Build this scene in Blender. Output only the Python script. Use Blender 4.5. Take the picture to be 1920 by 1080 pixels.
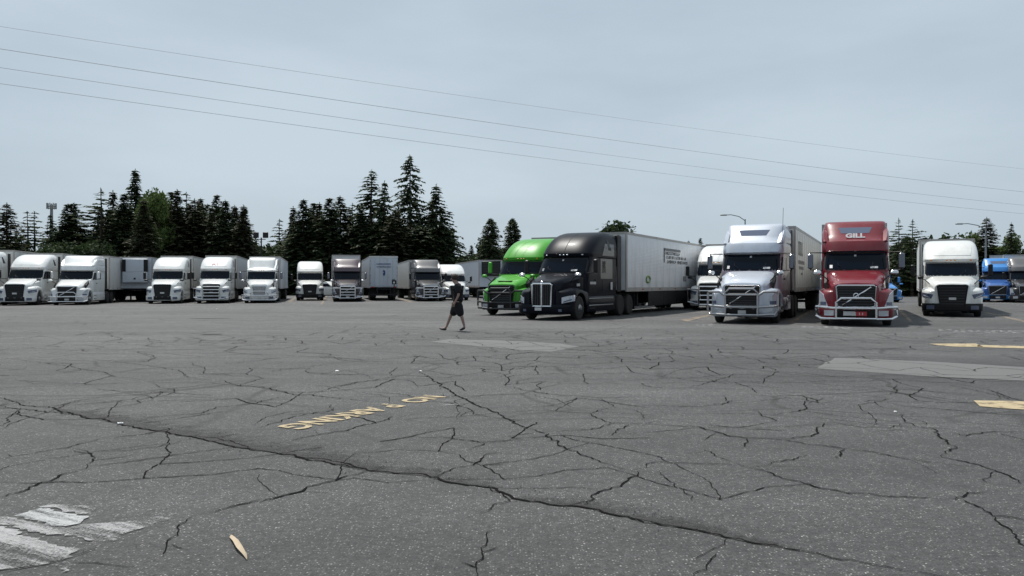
import bpy, bmesh, math, random
from mathutils import Vector, Matrix
from mathutils import noise as mn
R = math.radians
scene = bpy.context.scene
for o in list(bpy.data.objects): bpy.data.objects.remove(o)
C = scene.collection
# ------------------------------------------------------------------ camera
CAM_H = 1.5; FPX = 1540.0; HOR = 533.0
cam = bpy.data.cameras.new('camera'); camo = bpy.data.objects.new('camera', cam); C.objects.link(camo)
cam.sensor_width = 36; cam.lens = FPX/1920*36; cam.clip_end = 6000; cam.clip_start = 0.05
camo.location = (0, 0, CAM_H)
camo.rotation_euler = (R(90) - math.atan((540-HOR)/FPX), 0, 0)
scene.camera = camo
# ------------------------------------------------------------------ light
SUN_EL = R(62); SUN_AZ = math.atan2(-0.42, 0.90)
world = bpy.data.worlds.new('World'); scene.world = world; world.use_nodes = True
nt = world.node_tree; N = nt.nodes; L = nt.links
for n in list(N): N.remove(n)
wo = N.new('ShaderNodeOutputWorld'); bg = N.new('ShaderNodeBackground'); bg.inputs['Strength'].default_value = 0.1
sky = N.new('ShaderNodeTexSky'); sky.sky_type = 'NISHITA'; sky.sun_disc = False
sky.sun_elevation = SUN_EL; sky.sun_rotation = SUN_AZ; sky.dust_density = 2.0; sky.air_density = 1.0
tc = N.new('ShaderNodeTexCoord')
mp = N.new('ShaderNodeMapping'); mp.inputs['Scale'].default_value = (1.0, 1.0, 3.6); mp.inputs['Rotation'].default_value = (0.0, R(8), 0.0)
n1 = N.new('ShaderNodeTexNoise'); n1.inputs['Scale'].default_value = 1.7; n1.inputs['Detail'].default_value = 5; n1.inputs['Roughness'].default_value = 0.5
L.new(tc.outputs['Generated'], mp.inputs['Vector']); L.new(mp.outputs[0], n1.inputs['Vector'])
cr = N.new('ShaderNodeValToRGB'); cr.color_ramp.elements[0].position = 0.33; cr.color_ramp.elements[1].position = 0.68
cr.color_ramp.elements[0].color = (4.3, 5.2, 6.05, 1); cr.color_ramp.elements[1].color = (5.75, 6.75, 7.5, 1)
L.new(n1.outputs['Fac'], cr.inputs['Fac'])
mx = N.new('ShaderNodeMixRGB'); mx.inputs['Fac'].default_value = 0.9
L.new(sky.outputs[0], mx.inputs[1]); L.new(cr.outputs[0], mx.inputs[2])
L.new(mx.outputs[0], bg.inputs['Color']); L.new(bg.outputs[0], wo.inputs['Surface'])
sl = bpy.data.lights.new('sun', 'SUN'); sl.energy = 4.6; sl.angle = R(0.6); sl.color = (1.0, 0.965, 0.91)
so = bpy.data.objects.new('sun', sl); C.objects.link(so)
sd = Vector((math.sin(SUN_AZ)*math.cos(SUN_EL), math.cos(SUN_AZ)*math.cos(SUN_EL), math.sin(SUN_EL)))
so.rotation_euler = sd.to_track_quat('Z', 'Y').to_euler(); so.location = (0, 0, 60)
scene.view_settings.view_transform = 'Standard'; scene.view_settings.look = 'None'
scene.view_settings.exposure = 0.0; scene.view_settings.gamma = 1.0
scene.view_settings.use_curve_mapping = False
scene.render.engine = 'CYCLES'

def G(px, py):                                   # a point of the ground seen at a pixel of the 1920 px photograph
    Y = FPX*CAM_H/(py-HOR); return Vector(((px-960)*Y/FPX, Y, 0.0))
def XY(px, Y): return ((px-960)*Y/FPX, Y)

# ------------------------------------------------------------------ materials
MATS = {}
def mat(name, col, rough=0.5, metal=0.0, coat=0.0, spec=0.5, dirt=0.0, dirtcol=(.12,.10,.08), bump=0.0, dscale=3.0, transl=0.0):
    if name in MATS: return MATS[name]
    m = bpy.data.materials.new(name); m.use_nodes = True
    t = m.node_tree; b = t.nodes['Principled BSDF']
    b.inputs['Base Color'].default_value = (*col, 1); b.inputs['Roughness'].default_value = rough
    b.inputs['Metallic'].default_value = metal; b.inputs['Coat Weight'].default_value = coat
    b.inputs['Coat Roughness'].default_value = 0.05
    b.inputs['Specular IOR Level'].default_value = spec
    if dirt > 0 or bump > 0:
        tc = t.nodes.new('ShaderNodeTexCoord')
        nz = t.nodes.new('ShaderNodeTexNoise'); nz.inputs['Scale'].default_value = dscale; nz.inputs['Detail'].default_value = 8; nz.inputs['Roughness'].default_value = 0.65
        mpn = t.nodes.new('ShaderNodeMapping'); mpn.inputs['Scale'].default_value = (1, 1, 0.45)
        t.links.new(tc.outputs['Object'], mpn.inputs['Vector']); t.links.new(mpn.outputs[0], nz.inputs['Vector'])
        if dirt > 0:
            rp = t.nodes.new('ShaderNodeMapRange'); rp.inputs['From Min'].default_value = .42; rp.inputs['From Max'].default_value = .8
            rp.inputs['To Max'].default_value = dirt
            mxn = t.nodes.new('ShaderNodeMixRGB'); mxn.inputs[1].default_value = (*col, 1); mxn.inputs[2].default_value = (*dirtcol, 1)
            t.links.new(nz.outputs['Fac'], rp.inputs['Value']); t.links.new(rp.outputs[0], mxn.inputs['Fac'])
            t.links.new(mxn.outputs[0], b.inputs['Base Color'])
            rr = t.nodes.new('ShaderNodeMapRange'); rr.inputs['To Min'].default_value = rough; rr.inputs['To Max'].default_value = min(1, rough+.35)
            t.links.new(rp.outputs[0], rr.inputs['Value']); t.links.new(rr.outputs[0], b.inputs['Roughness'])
        if bump > 0:
            bp = t.nodes.new('ShaderNodeBump'); bp.inputs['Strength'].default_value = bump
            t.links.new(nz.outputs['Fac'], bp.inputs['Height']); t.links.new(bp.outputs[0], b.inputs['Normal'])
    MATS[name] = m; return m
def paint(name, col, metal=0.0, dirt=.25, coat=.6, spec=.4): return mat(name, col, rough=.36, metal=metal, coat=coat, spec=spec, dirt=dirt, dscale=2.2)
WHITE = paint('white_paint', (.74,.75,.74)); CREAM = paint('warm_white_paint', (.76,.76,.73))
RED = paint('red_paint', (.17,.003,.012), spec=.25); GREEN = paint('green_paint', (.07,.36,.03), spec=.12, coat=.4); DARK = paint('black_paint', (.006,.0075,.012), dirt=.03, coat=.12, spec=.06)
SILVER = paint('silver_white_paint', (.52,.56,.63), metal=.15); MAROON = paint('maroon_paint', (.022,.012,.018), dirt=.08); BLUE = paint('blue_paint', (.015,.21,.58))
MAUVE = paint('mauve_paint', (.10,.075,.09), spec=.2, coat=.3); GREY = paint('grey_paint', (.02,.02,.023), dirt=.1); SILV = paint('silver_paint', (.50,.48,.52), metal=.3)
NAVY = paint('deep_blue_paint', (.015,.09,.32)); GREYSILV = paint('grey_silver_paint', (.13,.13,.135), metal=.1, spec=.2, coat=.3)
BLACK = mat('black_plastic', (.008,.008,.009), rough=.5, spec=.3, dirt=.25, dirtcol=(.035,.032,.03))
GLASS = mat('tinted_glass', (.002,.005,.011), rough=.04, spec=.13)
MIRB = mat('mirror_back', (.16,.17,.20), rough=.22, metal=.8)
BRIGHT = mat('bright_chrome', (.85,.86,.88), rough=.10, metal=1.0)
CHROME = mat('chrome', (.78,.78,.80), rough=.14, metal=1.0, dirt=.3, dirtcol=(.2,.19,.18))
STEEL = mat('brushed_steel', (.42,.42,.43), rough=.33, metal=.9, dirt=.4, dirtcol=(.15,.13,.11))
TYRE = mat('tyre_rubber', (.018,.018,.018), rough=.85, dirt=.5, dirtcol=(.06,.055,.05), dscale=6)
RIM = mat('wheel_rim_metal', (.40,.40,.41), rough=.35, metal=.8, dirt=.6, dirtcol=(.08,.07,.06), dscale=6)
FRAME = mat('chassis_black', (.012,.012,.013), rough=.7)
LAMP = mat('lamp_glass', (.62,.66,.72), rough=.08, spec=.9, metal=.35)
LAMPDK = mat('lamp_dark_glass', (.10,.12,.18), rough=.06, spec=.9)
AMBER = mat('amber_lens', (.75,.25,.02), rough=.15); REDL = mat('red_lens', (.45,.01,.01), rough=.2)
PLATE = mat('plate_white', (.55,.55,.55), rough=.5, dirt=.3)
GUARDBLK = mat('guard_black', (.02,.02,.022), rough=.35)
TRW = mat('trailer_white', (.60,.61,.60), rough=.42, dirt=.45, dirtcol=(.25,.22,.19), dscale=.9)
TRG = mat('trailer_grey', (.70,.72,.75), rough=.34, metal=.05, dirt=.5, dirtcol=(.22,.20,.18), dscale=.7)
TRB = mat('trailer_bluewhite', (.52,.56,.62), rough=.45, dirt=.35, dirtcol=(.3,.3,.3), dscale=1.2)
TRCREAM = mat('trailer_cream', (.62,.62,.60), rough=.45, dirt=.45, dirtcol=(.25,.22,.19), dscale=.9)
RAIL = mat('trailer_rail', (.40,.38,.36), rough=.45, metal=.2, dirt=.4)
INK = mat('print_ink', (.15,.155,.16), rough=.6); INKGREY = mat('print_faded', (.22,.22,.22), rough=.6); INKBLUE = mat('print_blue', (.03,.05,.18), rough=.6)
INKRED = mat('print_red', (.42,.03,.04), rough=.5); INKGREEN = mat('print_green', (.20,.30,.10), rough=.6); INKW = mat('print_white', (.72,.70,.70), rough=.5)
BARK = mat('bark', (.05,.038,.028), rough=.95, dirt=.5, bump=.6, dscale=8)
POLE = mat('galvanised_pole', (.26,.27,.27), rough=.5, metal=.4)
WIRE = mat('wire_aluminium', (.45,.46,.48), rough=.7)
SKIN = mat('skin', (.27,.175,.14), rough=.65); CLOTH = mat('black_cloth', (.006,.006,.008), rough=.95, bump=.3, dscale=9); HAIR = mat('dark_hair', (.02,.014,.01), rough=.8)
SHOE = mat('shoe_black', (.02,.02,.02), rough=.6); TAN = mat('pale_wood', (.52,.42,.30), rough=.85, dirt=.4, dirtcol=(.3,.2,.12), dscale=20)
LITTER = mat('white_litter', (.8,.8,.78), rough=.8)

def leafmat(name, c1, c2):
    m = bpy.data.materials.new(name); m.use_nodes = True; t = m.node_tree; b = t.nodes['Principled BSDF']
    tc = t.nodes.new('ShaderNodeTexCoord'); nz = t.nodes.new('ShaderNodeTexNoise'); nz.inputs['Scale'].default_value = .9; nz.inputs['Detail'].default_value = 6
    mp = t.nodes.new('ShaderNodeMapRange'); mp.inputs['From Min'].default_value = .35; mp.inputs['From Max'].default_value = .65
    mxn = t.nodes.new('ShaderNodeMixRGB'); mxn.inputs[1].default_value = (*c1, 1); mxn.inputs[2].default_value = (*c2, 1)
    t.links.new(tc.outputs['Object'], nz.inputs['Vector']); t.links.new(nz.outputs['Fac'], mp.inputs['Value'])
    t.links.new(mp.outputs[0], mxn.inputs['Fac']); t.links.new(mxn.outputs[0], b.inputs['Base Color'])
    b.inputs['Roughness'].default_value = .75; b.inputs['Specular IOR Level'].default_value = .25
    tr = t.nodes.new('ShaderNodeBsdfTranslucent'); t.links.new(mxn.outputs[0], tr.inputs['Color'])
    ms = t.nodes.new('ShaderNodeMixShader'); ms.inputs[0].default_value = .28
    t.links.new(b.outputs[0], ms.inputs[1]); t.links.new(tr.outputs[0], ms.inputs[2]); t.links.new(ms.outputs[0], t.nodes['Material Output'].inputs['Surface'])
    return m
NEEDLE = leafmat('conifer_needles', (.028,.044,.022), (.075,.098,.046))
NEEDLE2 = leafmat('conifer_needles_brownish', (.036,.044,.024), (.09,.094,.05))
LEAFG = leafmat('broad_leaves', (.06,.095,.026), (.13,.18,.055))
LEAFD = leafmat('dark_broad_leaves', (.02,.035,.014), (.05,.075,.028))

def asphalt():
    m = bpy.data.materials.new('asphalt'); m.use_nodes = True; t = m.node_tree; b = t.nodes['Principled BSDF']; n = t.nodes; l = t.links
    tc = n.new('ShaderNodeTexCoord')
    def noise(scale, detail=4, rough=.5, sc=(1,1,1), rot=0):
        mp = n.new('ShaderNodeMapping'); mp.inputs['Scale'].default_value = sc; mp.inputs['Rotation'].default_value = (0,0,rot)
        z = n.new('ShaderNodeTexNoise'); z.inputs['Scale'].default_value = scale; z.inputs['Detail'].default_value = detail; z.inputs['Roughness'].default_value = rough
        l.new(tc.outputs['Object'], mp.inputs['Vector']); l.new(mp.outputs[0], z.inputs['Vector']); return z.outputs['Fac']
    def rng(v, a, b_, c, d):
        r = n.new('ShaderNodeMapRange'); r.inputs['From Min'].default_value = a; r.inputs['From Max'].default_value = b_
        r.inputs['To Min'].default_value = c; r.inputs['To Max'].default_value = d; l.new(v, r.inputs['Value']); return r.outputs[0]
    def mul(a, c):
        x = n.new('ShaderNodeMath'); x.operation = 'MULTIPLY'; l.new(a, x.inputs[0]); l.new(c, x.inputs[1]); return x.outputs[0]
    def add(a, c):
        x = n.new('ShaderNodeMath'); x.operation = 'ADD'; l.new(a, x.inputs[0]); l.new(c, x.inputs[1]); return x.outputs[0]
    big = rng(noise(.12, 4), .3, .7, .76, 1.2)
    med = rng(noise(1.3, 6, .6), .3, .7, .86, 1.14)
    lanes = rng(noise(.5, 5, .55, (.10, 1.0, 1), R(-9)), .32, .68, .72, 1.26)
    fine = rng(noise(70, 4, .85), .3, .7, .2, 1.95)
    fin2 = mul(rng(noise(24, 3, .85), .3, .7, .45, 1.6), rng(noise(6.5, 5, .9), .3, .7, .60, 1.42))
    v = mul(mul(big, med), mul(lanes, mul(fine, fin2)))
    # pale stones showing in the worn binder
    vo = n.new('ShaderNodeTexVoronoi'); vo.inputs['Scale'].default_value = 62; l.new(tc.outputs['Object'], vo.inputs['Vector'])
    sep = n.new('ShaderNodeSeparateColor'); l.new(vo.outputs['Color'], sep.inputs[0])
    pick = rng(sep.outputs[0], .66, .92, 0, 1); near = rng(vo.outputs['Distance'], .2, .42, 1, 0)
    st = mul(pick, near)
    val = n.new('ShaderNodeMixRGB'); val.inputs[1].default_value = (.044,.0437,.0435,1); val.inputs[2].default_value = (.27,.26,.245,1); l.new(st, val.inputs['Fac'])
    # fine crazing farther out
    mp2 = n.new('ShaderNodeMapping'); mp2.inputs['Scale'].default_value = (.34,.52,1)
    nw = n.new('ShaderNodeTexNoise'); nw.inputs['Scale'].default_value = .9; nw.inputs['Detail'].default_value = 8
    mm = n.new('ShaderNodeMixRGB'); mm.inputs['Fac'].default_value = .38; l.new(tc.outputs['Object'], mm.inputs[1]); l.new(tc.outputs['Object'], nw.inputs['Vector'])
    sc = n.new('ShaderNodeVectorMath'); sc.operation = 'MULTIPLY_ADD'; l.new(nw.outputs['Color'], sc.inputs[0]); sc.inputs[1].default_value = (.55,.55,0); l.new(tc.outputs['Object'], sc.inputs[2])
    l.new(sc.outputs[0], mp2.inputs['Vector'])
    v2 = n.new('ShaderNodeTexVoronoi'); v2.feature = 'DISTANCE_TO_EDGE'; v2.inputs['Scale'].default_value = 1.0; l.new(mp2.outputs[0], v2.inputs['Vector'])
    ck = rng(v2.outputs['Distance'], .005, .022, 1, 0)
    gate = rng(noise(.33, 3), .38, .52, 0, .75)
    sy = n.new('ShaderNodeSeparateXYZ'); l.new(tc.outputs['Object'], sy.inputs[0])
    ygate = rng(sy.outputs['Y'], 5, 11, 0, 1)
    ckm = mul(mul(ck, gate), ygate)
    v = mul(v, rng(add(sy.outputs['Y'], rng(noise(.2, 4), 0, 1, -6, 6)), 13, 30, 1.0, 1.28))   # base tone gets paler farther from the camera, onset broken by noise
    x = n.new('ShaderNodeMixRGB'); x.blend_type = 'MULTIPLY'; x.inputs['Fac'].default_value = 1; l.new(val.outputs[0], x.inputs[1])
    cmb = n.new('ShaderNodeCombineColor'); [l.new(v, cmb.inputs[i]) for i in range(3)]; l.new(cmb.outputs[0], x.inputs[2])
    y = n.new('ShaderNodeMixRGB'); y.inputs[2].default_value = (.014,.013,.012,1); l.new(ckm, y.inputs['Fac']); l.new(x.outputs[0], y.inputs[1])
    # tyre-polished lane and oil marks
    oil = rng(noise(.8, 3, .5, (.5,1,1)), .66, .74, 0, .45)
    z = n.new('ShaderNodeMixRGB'); z.inputs[2].default_value = (.026,.025,.024,1); l.new(oil, z.inputs['Fac']); l.new(y.outputs[0], z.inputs[1])
    l.new(z.outputs[0], b.inputs['Base Color'])
    b.inputs['Roughness'].default_value = .78; b.inputs['Specular IOR Level'].default_value = .45
    bp = n.new('ShaderNodeBump'); bp.inputs['Strength'].default_value = .55; bp.inputs['Distance'].default_value = .012
    l.new(add(noise(120, 3, .7), noise(30, 3)), bp.inputs['Height']); l.new(bp.outputs[0], b.inputs['Normal'])
    return m
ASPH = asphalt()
def decal(name, col, scale, lo, hi, alpha=1.0, useuv=False, rot=None):
    """worn paint or dust: noise decides where it still covers the asphalt"""
    m = bpy.data.materials.new(name); m.use_nodes = True; t = m.node_tree; b = t.nodes['Principled BSDF']; n = t.nodes; l = t.links
    b.inputs['Roughness'].default_value = .8
    tc = n.new('ShaderNodeTexCoord')
    def nz(s, d=6, r=.6):
        z = n.new('ShaderNodeTexNoise'); z.inputs['Scale'].default_value = s; z.inputs['Detail'].default_value = d; z.inputs['Roughness'].default_value = r
        if rot is not None and s < 20:
            q = n.new('ShaderNodeMapping'); q.inputs['Rotation'].default_value = (0, 0, rot); l.new(tc.outputs['Object'], q.inputs['Vector'])
            q2 = n.new('ShaderNodeMapping'); q2.inputs['Scale'].default_value = (.22, 2.2, 1); l.new(q.outputs[0], q2.inputs['Vector']); l.new(q2.outputs[0], z.inputs['Vector'])
        else: l.new(tc.outputs['Object'], z.inputs['Vector'])
        return z.outputs['Fac']
    a = n.new('ShaderNodeMath'); a.operation = 'ADD'; a.use_clamp = False
    l.new(nz(scale), a.inputs[0])
    g = n.new('ShaderNodeMath'); g.operation = 'MULTIPLY_ADD'; g.inputs[1].default_value = 1.3 if useuv else .55; g.inputs[2].default_value = -.65 if useuv else -.275; l.new(nz(75, 3, .75), g.inputs[0]); l.new(g.outputs[0], a.inputs[1])
    src = a.outputs[0]
    if useuv:
        sx = n.new('ShaderNodeSeparateXYZ'); l.new(tc.outputs['UV'], sx.inputs[0])
        f = n.new('ShaderNodeMapRange'); f.inputs['To Min'].default_value = .12; f.inputs['To Max'].default_value = -.40; l.new(sx.outputs['Y'], f.inputs['Value'])
        h = n.new('ShaderNodeMath'); h.operation = 'ADD'; l.new(src, h.inputs[0]); l.new(f.outputs[0], h.inputs[1]); src = h.outputs[0]
    r = n.new('ShaderNodeMapRange'); r.inputs['From Min'].default_value = lo; r.inputs['From Max'].default_value = hi; r.inputs['To Max'].default_value = alpha; l.new(src, r.inputs['Value'])
    cc = n.new('ShaderNodeMapRange'); cc.inputs['From Min'].default_value = .3; cc.inputs['From Max'].default_value = .7; cc.inputs['To Min'].default_value = .6; cc.inputs['To Max'].default_value = 1.1; l.new(nz(55, 4, .8), cc.inputs['Value'])
    mu = n.new('ShaderNodeVectorMath'); mu.operation = 'SCALE'; mu.inputs[0].default_value = col; l.new(cc.outputs[0], mu.inputs['Scale']); l.new(mu.outputs[0], b.inputs['Base Color'])
    tr = n.new('ShaderNodeBsdfTransparent'); ms = n.new('ShaderNodeMixShader')
    l.new(r.outputs[0], ms.inputs[0]); l.new(tr.outputs[0], ms.inputs[1]); l.new(b.outputs[0], ms.inputs[2]); l.new(ms.outputs[0], n['Material Output'].inputs['Surface'])
    return m
PYEL = decal('worn_yellow_paint', (.50,.40,.24), 5, .26, .50, .92); PWHT = decal('worn_white_paint', (.38,.38,.38), 7, .40, .62, .85)
PWFAINT = decal('faint_white_paint', (.35,.35,.35), 4, .50, .74, .65); PYFAINT = decal('faded_line_paint', (.38,.30,.22), 2, .36, .60, .8)
PATCH = decal('asphalt_patch', (.155,.153,.15), 3, .1, .3, .9); SEAM = decal('crumbled_binder', (.022,.021,.02), 7, .36, .66, .9, useuv=True)
CRK = mat('crack_filling', (.010,.0095,.009), rough=1.0, spec=.05)

# ------------------------------------------------------------------ mesh builders
class MB:
    def __init__(s): s.v = []; s.f = []
    def add(s, vs, fs):
        o = len(s.v); s.v += [tuple(p) for p in vs]; s.f += [tuple(i+o for i in f) for f in fs]; return s
    def box(s, x0, x1, y0, y1, z0, z1):
        return s.add([(x0,y0,z0),(x1,y0,z0),(x1,y1,z0),(x0,y1,z0),(x0,y0,z1),(x1,y0,z1),(x1,y1,z1),(x0,y1,z1)],
                     [(0,3,2,1),(4,5,6,7),(0,1,5,4),(1,2,6,5),(2,3,7,6),(3,0,4,7)])
    def rbox(s, x0, x1, y0, y1, z0, z1, r=.02):
        """box with chamfered edges, lofted upwards"""
        rings = []
        for z, d in ((z0, r), (z0+r, 0), (z1-r, 0), (z1, r)):
            a, b, c, e = x0+d, x1-d, y0+d, y1-d
            k = max(r*.9 - d*.3, .001)
            rings.append([(a+k,c,z),(b-k,c,z),(b,c+k,z),(b,e-k,z),(b-k,e,z),(a+k,e,z),(a,e-k,z),(a,c+k,z)])
        return s.loft(rings)
    def loft(s, rings, caps=True):
        n = len(rings[0]); vs = [p for r in rings for p in r]; fs = []
        for i in range(len(rings)-1):
            for j in range(n):
                k = (j+1) % n
                fs.append((i*n+j, i*n+k, (i+1)*n+k, (i+1)*n+j))
        if caps: fs.append(tuple(range(n))[::-1]); fs.append(tuple((len(rings)-1)*n+j for j in range(n)))
        return s.add(vs, fs)
    def tube(s, pts, r, n=8, closed=False):
        pts = [Vector(p) for p in pts]; rings = []
        m = len(pts)
        for i, p in enumerate(pts):
            a = pts[i-1] if i > 0 else (pts[-1] if closed else p); b = pts[i+1] if i < m-1 else (pts[0] if closed else p)
            d = (b-a).normalized(); up = Vector((0,0,1)) if abs(d.z) < .9 else Vector((0,1,0))
            u = d.cross(up).normalized(); w = u.cross(d)
            rr = r[i] if isinstance(r, (list, tuple)) else r
            rings.append([p+u*math.cos(2*math.pi*j/n)*rr+w*math.sin(2*math.pi*j/n)*rr for j in range(n)])
        if closed: rings.append(rings[0]); return s.loft(rings, caps=False)
        return s.loft(rings)
    def lathe(s, prof, n=24, axis='x', c=(0,0,0)):
        """prof: (offset along axis, radius)"""
        rings = []
        for a, r in prof:
            ring = []
            for j in range(n):
                t = 2*math.pi*j/n; q = (math.cos(t)*r, math.sin(t)*r)
                ring.append((c[0]+a, c[1]+q[0], c[2]+q[1]) if axis == 'x' else ((c[0]+q[0], c[1]+a, c[2]+q[1]) if axis == 'y' else (c[0]+q[0], c[1]+q[1], c[2]+a)))
            rings.append(ring)
        return s.loft(rings)
    def prism(s, poly, d0, d1, plane='xz'):
        n = len(poly)
        def P(p, d): return (p[0], d, p[1]) if plane == 'xz' else ((d, p[0], p[1]) if plane == 'yz' else (p[0], p[1], d))
        return s.add([P(p, d0) for p in poly]+[P(p, d1) for p in poly],
                     [tuple(range(n)), tuple(range(2*n-1, n-1, -1))]+[(i, i+n, (i+1)%n+n, (i+1)%n) for i in range(n)])
    def grid(s, fn, nu, nv, thick):
        """closed sheet: fn(u,v)->(point, outward normal)"""
        top = []; bot = []
        for i in range(nu+1):
            for j in range(nv+1):
                p, nn = fn(i/nu, j/nv); top.append(Vector(p)); bot.append(Vector(p)-Vector(nn)*thick)
        W = nv+1; M = len(top); fs = []
        for i in range(nu):
            for j in range(nv):
                a = i*W+j; fs.append((a, a+1, a+W+1, a+W)); fs.append((M+a, M+a+W, M+a+W+1, M+a+1))
        for i in range(nu): fs.append((i*W, (i+1)*W, M+(i+1)*W, M+i*W)); fs.append((i*W+nv, M+i*W+nv, M+(i+1)*W+nv, (i+1)*W+nv))
        for j in range(nv): fs.append((j, M+j, M+j+1, j+1)); fs.append((nu*W+j, nu*W+j+1, M+nu*W+j+1, M+nu*W+j))
        return s.add(top+bot, fs)
    def mesh(s, name, sharp=38):
        me = bpy.data.meshes.new(name); me.from_pydata([tuple(p) for p in s.v], [], s.f)
        bm = bmesh.new(); bm.from_mesh(me); bmesh.ops.recalc_face_normals(bm, faces=bm.faces)
        cs = R(sharp)
        for f in bm.faces: f.smooth = True
        for e in bm.edges:
            e.smooth = len(e.link_faces) == 2 and e.calc_face_angle(0) < cs
        bm.to_mesh(me); bm.free(); return me
    def build(s, name, m, parent=None, sharp=38):
        me = s.mesh(name, sharp); me.materials.append(m); return link(name, me, parent)
def link(name, me, parent=None):
    o = bpy.data.objects.new(name, me); C.objects.link(o)
    if parent is not None: o.parent = parent
    return o
def thing(name, label, cat, loc, rz=0, group=None):
    o = bpy.data.objects.new(name, None); C.objects.link(o); o.location = loc; o.rotation_euler = (0, 0, rz)
    o.empty_display_size = .3; o['label'] = label; o['category'] = cat
    if group: o['group'] = group
    return o
def tag(o, label=None, cat=None, group=None, kind=None):
    for k, v in (('label', label), ('category', cat), ('group', group), ('kind', kind)):
        if v: o[k] = v
    return o
def text_mesh(s, size, depth=.004, bold=0.0):
    cu = bpy.data.curves.new('lettering', 'FONT'); cu.body = s; cu.size = size; cu.extrude = depth; cu.offset = bold; cu.align_x = 'CENTER'; cu.align_y = 'CENTER'; cu.resolution_u = 3
    to = bpy.data.objects.new('tmp', cu); C.objects.link(to); dg = bpy.context.evaluated_depsgraph_get()
    me = bpy.data.meshes.new_from_object(to.evaluated_get(dg)); bpy.data.objects.remove(to); return me

# wheels: shared meshes
def wheel_meshes(dual):
    t = MB()
    if dual:
        pr = [(-.30,.30),(-.30,.44),(-.27,.50),(-.05,.50),(-.02,.44),(.02,.44),(.05,.50),(.25,.50),(.29,.46),(.30,.38),(.29,.29)]
    else: pr = [(-.14,.30),(-.15,.42),(-.13,.49),(-.10,.51),(.10,.51),(.13,.49),(.15,.42),(.14,.29)]
    t.lathe(pr, 28); tm = t.mesh('tyre'); tm.materials.append(TYRE)
    r = MB()
    if dual: pr = [(.285,.292),(.27,.27),(.16,.24),(.13,.15),(.20,.14),(.27,.11),(.28,.0001)]
    else: pr = [(.135,.292),(.12,.27),(.09,.24),(.10,.18),(.12,.16),(.16,.12),(.21,.09),(.22,.0001)]
    r.lathe([(pr[0][0]-.1, .292)]+pr, 24)
    for k in range(10):
        a = 2*math.pi*k/10; xx = .13 if dual else .10
        r.lathe([(xx-.02,.018),(xx+.035,.018),(xx+.045,.006)], 6, c=(0, math.cos(a)*.185, math.sin(a)*.185))
    rm = r.mesh('rim'); rm.materials.append(RIM); return tm, rm
WM = {d: wheel_meshes(d) for d in (False, True)}
def wheel(parent, x, y, dual):
    e = bpy.data.objects.new('wheel', None); C.objects.link(e); e.parent = parent; e.location = (x, y, .505); e.empty_display_size = .1
    if x < 0: e.rotation_euler = (0, 0, math.pi)
    link('tyre', WM[dual][0], e); link('rim', WM[dual][1], e); return e

# ------------------------------------------------------------------ tractor
def interp(tab, z):
    if z <= tab[0][0]: return tab[0][1:]
    for a, b in zip(tab, tab[1:]):
        if z <= b[0]:
            t = (z-a[0])/(b[0]-a[0]); return tuple(x+(y-x)*t for x, y in zip(a[1:], b[1:]))
    return tab[-1][1:]
NE = 3.4
PROF = {  # z, front y, half width, plan depth of the rounded front
 'smooth': [(.95,1.95,1.17,.5),(1.6,1.93,1.18,.6),(1.95,1.86,1.19,.72),(2.02,1.88,1.19,.75),(2.68,2.40,1.18,.80),(2.72,2.36,1.19,.80),(2.86,2.33,1.20,.80),(2.90,2.36,1.20,.82),
            (3.1,2.56,1.195,.9),(3.3,2.80,1.19,1.0),(3.5,3.10,1.17,1.1),(3.65,3.40,1.145,1.2),(3.76,3.70,1.10,1.25),(3.84,4.02,1.04,1.2),(3.89,4.35,.97,.9),(3.915,4.75,.88,.6)],
 'ridge': [(.95,1.95,1.17,.5),(1.6,1.93,1.18,.6),(1.95,1.86,1.19,.72),(2.02,1.88,1.19,.75),(2.66,2.38,1.18,.80),(2.70,2.30,1.20,.80),(2.76,2.27,1.21,.80),
            (3.0,2.36,1.21,.82),(3.12,2.44,1.20,.84),(3.17,2.62,1.17,.8),(3.2,2.74,1.12,.7),(3.8,3.42,1.13,.42),(3.9,3.56,1.11,.40),(3.95,3.78,1.06,.40)],
 'fin': [(.95,1.95,1.15,.5),(1.6,1.93,1.16,.6),(1.95,1.86,1.17,.72),(2.02,1.88,1.17,.75),(2.66,2.36,1.16,.80),(2.70,2.34,1.17,.80),(2.80,2.34,1.18,.80),
            (2.9,2.5,1.16,.82),(2.97,2.75,1.08,.7),(3.05,2.84,1.02,.45),(3.7,3.36,1.06,.30),(3.88,3.6,1.05,.3),(3.93,3.85,1.0,.3)],
}
def outline(pf, z, yr, n=20, off=0.0):
    yf, w, D = interp(pf, z); yf -= off; w += off
    pts = []
    for i in range(n+1):
        a = -math.pi/2+math.pi*i/n; s_, c_ = math.sin(a), math.cos(a)
        x = w*math.copysign(abs(s_)**(2/NE), s_); y = yf+D*(1-abs(c_)**(2/NE)); pts.append((x, y, z))
    return pts+[(w, yr-.06, z), (w-.06, yr, z), (-w+.06, yr, z), (-w, yr-.06, z)]
def sx(pf, y, z):
    yf, w, D = interp(pf, z)
    if y >= yf+D: return w
    q = max(0, min(1, (yf+D-y)/D)); return w*max(0.0, (1-q**NE))**(1/NE)
def fy(pf, x, z):
    yf, w, D = interp(pf, z); q = min(.9999, abs(x)/w); return yf+D*(1-(1-q**NE)**(1/NE))
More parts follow.
